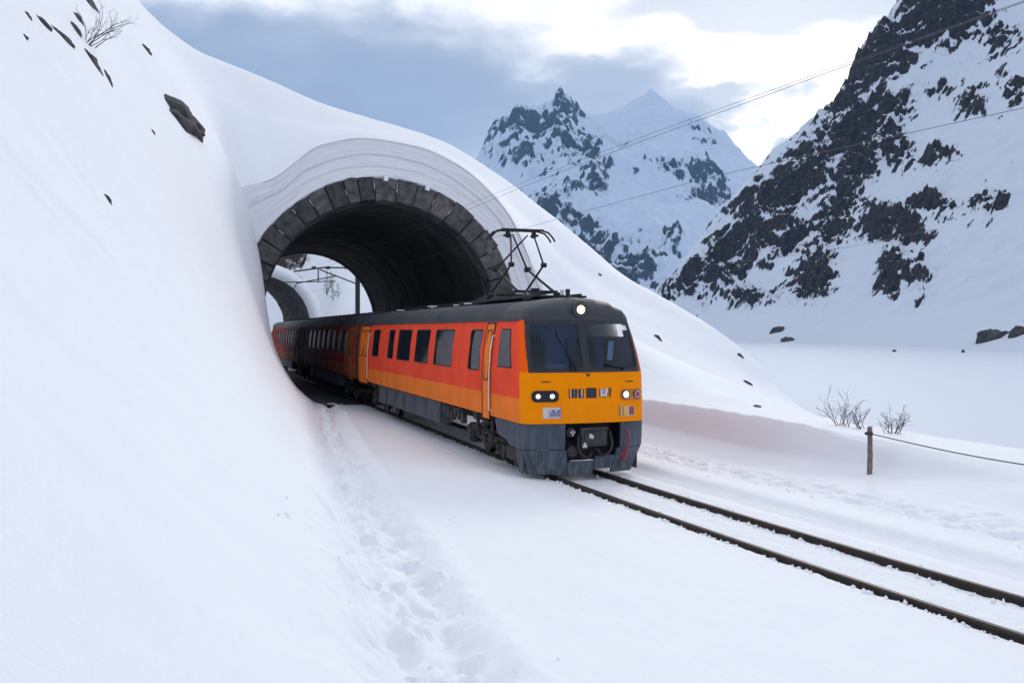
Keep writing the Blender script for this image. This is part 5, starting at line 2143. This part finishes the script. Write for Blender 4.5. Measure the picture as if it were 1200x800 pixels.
# ------------------------------------------------------------------ rocks on the near slopes
def rock(px, py, length, height, ang, label, seed, material=rock_m, thick=.5, group='rocks showing through the snow', snowcap=False, sink=.25, tree=None):
    """px, py: where it shows; length/height across the view in pixels; ang: tilt of its long axis in the picture"""
    loc, nor = hit(px, py, tree or SURF)
    if loc is None:
        return None
    dep = (loc - Vector(CAM)).dot(Vector((math.sin(YAW), math.cos(YAW), 0)))
    k = dep / F_PX
    R = Vector((math.cos(YAW), -math.sin(YAW), 0))
    Uv = Vector((0, 0, 1))
    an = math.radians(ang)
    # long axis: lies in the snow surface along the seen direction
    v = R * math.cos(an) - Uv * math.sin(an)
    d = Vector(ray(px, py)).normalized()
    # shift along the line of sight until it lies in the surface
    v = v - d * (v.dot(nor) / d.dot(nor))
    Lx = length * k / 2 * 1.0
    v3 = v * 1.0
    ax = v3.normalized()
    scale_l = Lx * v3.length
    ay = nor.cross(ax).normalized()
    bm = bmesh.new()
    bmesh.ops.create_icosphere(bm, subdivisions=4, radius=1)
    rs_ = np.random.default_rng(seed)
    o3 = rs_.uniform(-50, 50, 3)
    planes = [(Vector(rs_.normal(size=3)).normalized(), rs_.uniform(.55, .9)) for _ in range(9)]
    for vv in bm.verts:
        p = vv.co.copy()
        for n_, dd in planes:
            q = p.dot(n_)
            if q > dd:
                p -= n_ * (q - dd)
        f = 1 + .26 * float(pnoise(p.x * 1.7 + o3[0], p.y * 1.7 + p.z * 1.3 + o3[1], 3)) + .09 * float(pnoise(p.x * 5 + o3[0], p.y * 5 + p.z * 4, 5))
        vv.co = p * f
    me = bpy.data.meshes.new('rock')
    bm.to_mesh(me)
    bm.free()
    me.materials.append(material)
    me.polygons.foreach_set('use_smooth', np.ones(len(me.polygons), bool))
    me.set_sharp_from_angle(angle=math.radians(28))
    o = bpy.data.objects.new('rock', me)
    w = height * k / 2 * 1.25
    # width across the view measured in the surface
    perp = (R * math.sin(an) + Uv * math.cos(an))
    pv = perp - d * (perp.dot(nor) / d.dot(nor))
    M = Matrix((ax, ay, nor)).transposed()
    wid = w * min(pv.length, 2.2)
    zsc = max(w * thick * 1.6, .04)
    o.matrix_world = Matrix.Translation(loc - nor * zsc * sink) @ M.to_4x4() @ Matrix.Diagonal((max(scale_l, .03), max(wid, .03), zsc, 1))
    link(o)
    tag(o, label, 'rock', group)
    return o


rock(210, 136, 60, 22, 42, 'large lichen grey boulder set in a snow hollow above the tunnel', 1, thick=.9)
rock(227, 152, 24, 18, 50, 'brown lower knob of the large boulder in the snow hollow', 2, brown_rock_m)
rock(33, 19, 9, 5, 40, 'tiny dark stone at the upper end of the rock band on the slope', 3)
rock(53, 30, 30, 9, 48, 'long dark slab near the upper end of the rock band on the slope', 4)
rock(73, 42, 38, 8, 42, 'longest narrow dark slab of the rock band on the slope', 5)
rock(92, 22, 22, 8, 62, 'upright dark slab just above the bare bush on the slope', 6)
rock(88, 34, 20, 9, 50, 'dark slab between the longest slab and the bare bush', 7)
rock(106, 3, 14, 14, 70, 'rounded dark rock at the top of the slope above the bare bush', 8)
rock(112, 76, 34, 12, 52, 'brown tinged rock directly below the bare bush on the slope', 9, brown_rock_m)
rock(128, 93, 26, 5, 66, 'thin dark sliver of rock trailing below the bush', 10)
rock(172, 59, 18, 8, 50, 'small brown rock between the bush and the skyline', 11, brown_rock_m)
rock(179, 155, 10, 3, 58, 'small splinter of rock below the large boulder', 12)
rock(127, 234, 16, 4, 58, 'lone dark splinter of rock low on the smooth slope', 13)
rock(30, 44, 5, 4, 40, 'tiny stone below the rock band on the slope', 14)
rock(636, 244, 20, 8, 55, 'brown rock on the skyline of the mound beside the far peaks', 15, brown_rock_m)
rock(703, 322, 5, 3, 50, 'tiny stone high on the mound flank right of the pantograph', 16)
rock(771, 396, 8, 6, 50, 'small dark stone in the snow just right of the windscreen', 17)
rock(868, 417, 9, 7, 45, 'dark stone on the skyline of the mound flank over the lake', 18)
rock(876, 449, 8, 6, 40, 'dark stone lower on the mound flank near its foot', 19)
rock(887, 476, 5, 4, 40, 'tiny dark stone at the foot of the mound flank', 20)


# boulders at the far shore, below the mountain
MTN = merge_bvh(tuple(MRG), (VX, VY, VZ))
for k, (px, py, l, h, lab) in enumerate(((922, 399, 12, 6, 'rounded dark boulder on the far lake shore'), (912, 388, 12, 8, 'ragged dark boulder just above the far lake shore'),
                                       (1165, 396, 46, 15, 'broad dark outcrop at the foot of the mountain on the lake edge'), (1194, 392, 26, 11, 'smaller dark outcrop beside the broad outcrop on the lake edge'),
                                       (1048, 412, 5, 3, 'tiny stone lying on the lake snow'), (1128, 413, 6, 4, 'small stone on the lake snow before the broad outcrop'))):
    rock(px, py, l, h, -20 if l > 20 else 0, lab, 40 + k, rock_m, 1.3, 'boulders on the far shore', sink=.35, tree=MTN)


# ------------------------------------------------------------------ bare shrubs
def shrub(loc, h, n, spread, lean, label, seed, rad=.008, group='bare winter shrubs'):
    o = empty('bare_shrub', loc)
    tag(o, label, 'shrub', group)
    rs_ = random.Random(seed)
    for k in range(n):
        g = MB()

        def branch(p, d, l, r, depth):
            pts = [p]
            q = Vector(p)
            dd = Vector(d)
            m = 5
            for t in range(m):
                dd = (dd + Vector((rs_.gauss(0, .16), rs_.gauss(0, .16), rs_.gauss(.03, .1)))).normalized()
                q = q + dd * (l / m)
                pts.append(q.copy())
                if depth > 0 and t >= 1 and rs_.random() < .75:
                    sd = (dd + Vector((rs_.gauss(0, .6), rs_.gauss(0, .6), rs_.gauss(.1, .4)))).normalized()
                    branch(q.copy(), sd, l * rs_.uniform(.3, .55), r * .6, depth - 1)
            g.tube(pts, [max(r * (1 - .7 * t / m), .0025) for t in range(m + 1)], 4)
        an = rs_.uniform(0, 2 * math.pi)
        d = Vector((math.cos(an) * spread, math.sin(an) * spread, 1)) + Vector(lean)
        branch(Vector((rs_.gauss(0, .08), rs_.gauss(0, .08), -.05)), d.normalized(), h * rs_.uniform(.6, 1.05), rad, 2)
        g.build('stem', twig_m, o)
    return o


h1, _ = hit(104, 52, SURF)
shrub(h1, .85, 8, .9, (.7, .1, .1), 'leafless bush spreading from the rock band high on the slope', 3, .012)
for (px, py, h, n, sp, lab, sd) in ((988, 499, .7, 12, .6, 'bare twiggy shrub behind the bank left of the wooden post', 11), (1008, 502, .5, 9, .8, 'low bare twigs directly behind the wooden post', 13), (1047, 508, .55, 14, .8, 'bare twiggy shrub behind the bank right of the wooden post', 15)):
    lc, _ = hit(px, py, SURF)
    if lc is not None:
        sc_ = 40 / F_PX * lc.length
        shrub(lc + Vector((0, 0, -.02)), h, n, sp, (.1, 0, 0), lab, sd, .009)


# ------------------------------------------------------------------ small conifers seen through the tunnel
def conifer(x, y, z, h, label, seed):
    o = empty('conifer', (x, y, z))
    tag(o, label, 'tree', 'conifers behind the tunnel')
    rs_ = random.Random(seed)
    g = MB()
    g.cyl((0, 0, -.3), (0, 0, h * .96), .05 * h / 3, .01, n=7)
    g.build('trunk', twig_m, o)
    g = MB()
    for k in range(90):
        t = rs_.uniform(.08, 1)
        rr = (1 - t) * h * .24 + .06
        an = rs_.uniform(0, 6.28)
        r0 = rr * rs_.uniform(.3, 1)
        p = Vector((math.cos(an) * r0, math.sin(an) * r0, t * h - r0 * .35))
        w = .10 * h * rs_.uniform(.3, .7) * (1.15 - t * .6)
        u = Vector((math.cos(an), math.sin(an), -.4)) * w
        v = Vector((-math.sin(an), math.cos(an), rs_.uniform(-.3, .3))) * w * .5
        g.add([p - u, p + v, p + u, p - v], [(0, 1, 2, 3)])
    g.build('crown', needle_m, o, fix=False)
    return o


HB = bvh_of(DX, DY, DZ, 1)
for k, (px, py, h, lab) in enumerate(((383, 345, 2.6, 'taller small dark conifer on the slope behind the tunnel'), (390, 352, 2.0, 'shorter small dark conifer beside the taller one behind the tunnel'), (396, 348, 1.5, 'smallest dark conifer on the slope behind the tunnel'), (388, 338, 1.8, 'upper small dark conifer on the slope behind the tunnel'))):
    lc, _ = hit(px, py, HB)
    if lc is not None:
        conifer(lc.x, lc.y, lc.z, h * lc.length / 95, lab, 60 + k)

# ------------------------------------------------------------------ haze in the valley air
HAZE = True
if HAZE:
    g = MB()
    g.box((1500, 2400, 680), (9800, 10400, 1400))
    hz = g.build('haze', [], fix=True)
    hm = bpy.data.materials.new('haze')
    hm.use_nodes = True
    nt = hm.node_tree
    nt.nodes.clear()
    out = nt.nodes.new('ShaderNodeOutputMaterial')
    pv = nt.nodes.new('ShaderNodeVolumePrincipled')
    pv.inputs['Color'].default_value = (.32, .6, 1.0, 1)
    pv.inputs['Density'].default_value = 4.5e-5
    pv.inputs['Anisotropy'].default_value = .1
    nt.links.new(pv.outputs[0], out.inputs['Volume'])
    hz.data.materials.append(hm)
    tag(hz, 'thin bluish haze in the valley air', kind='stuff')
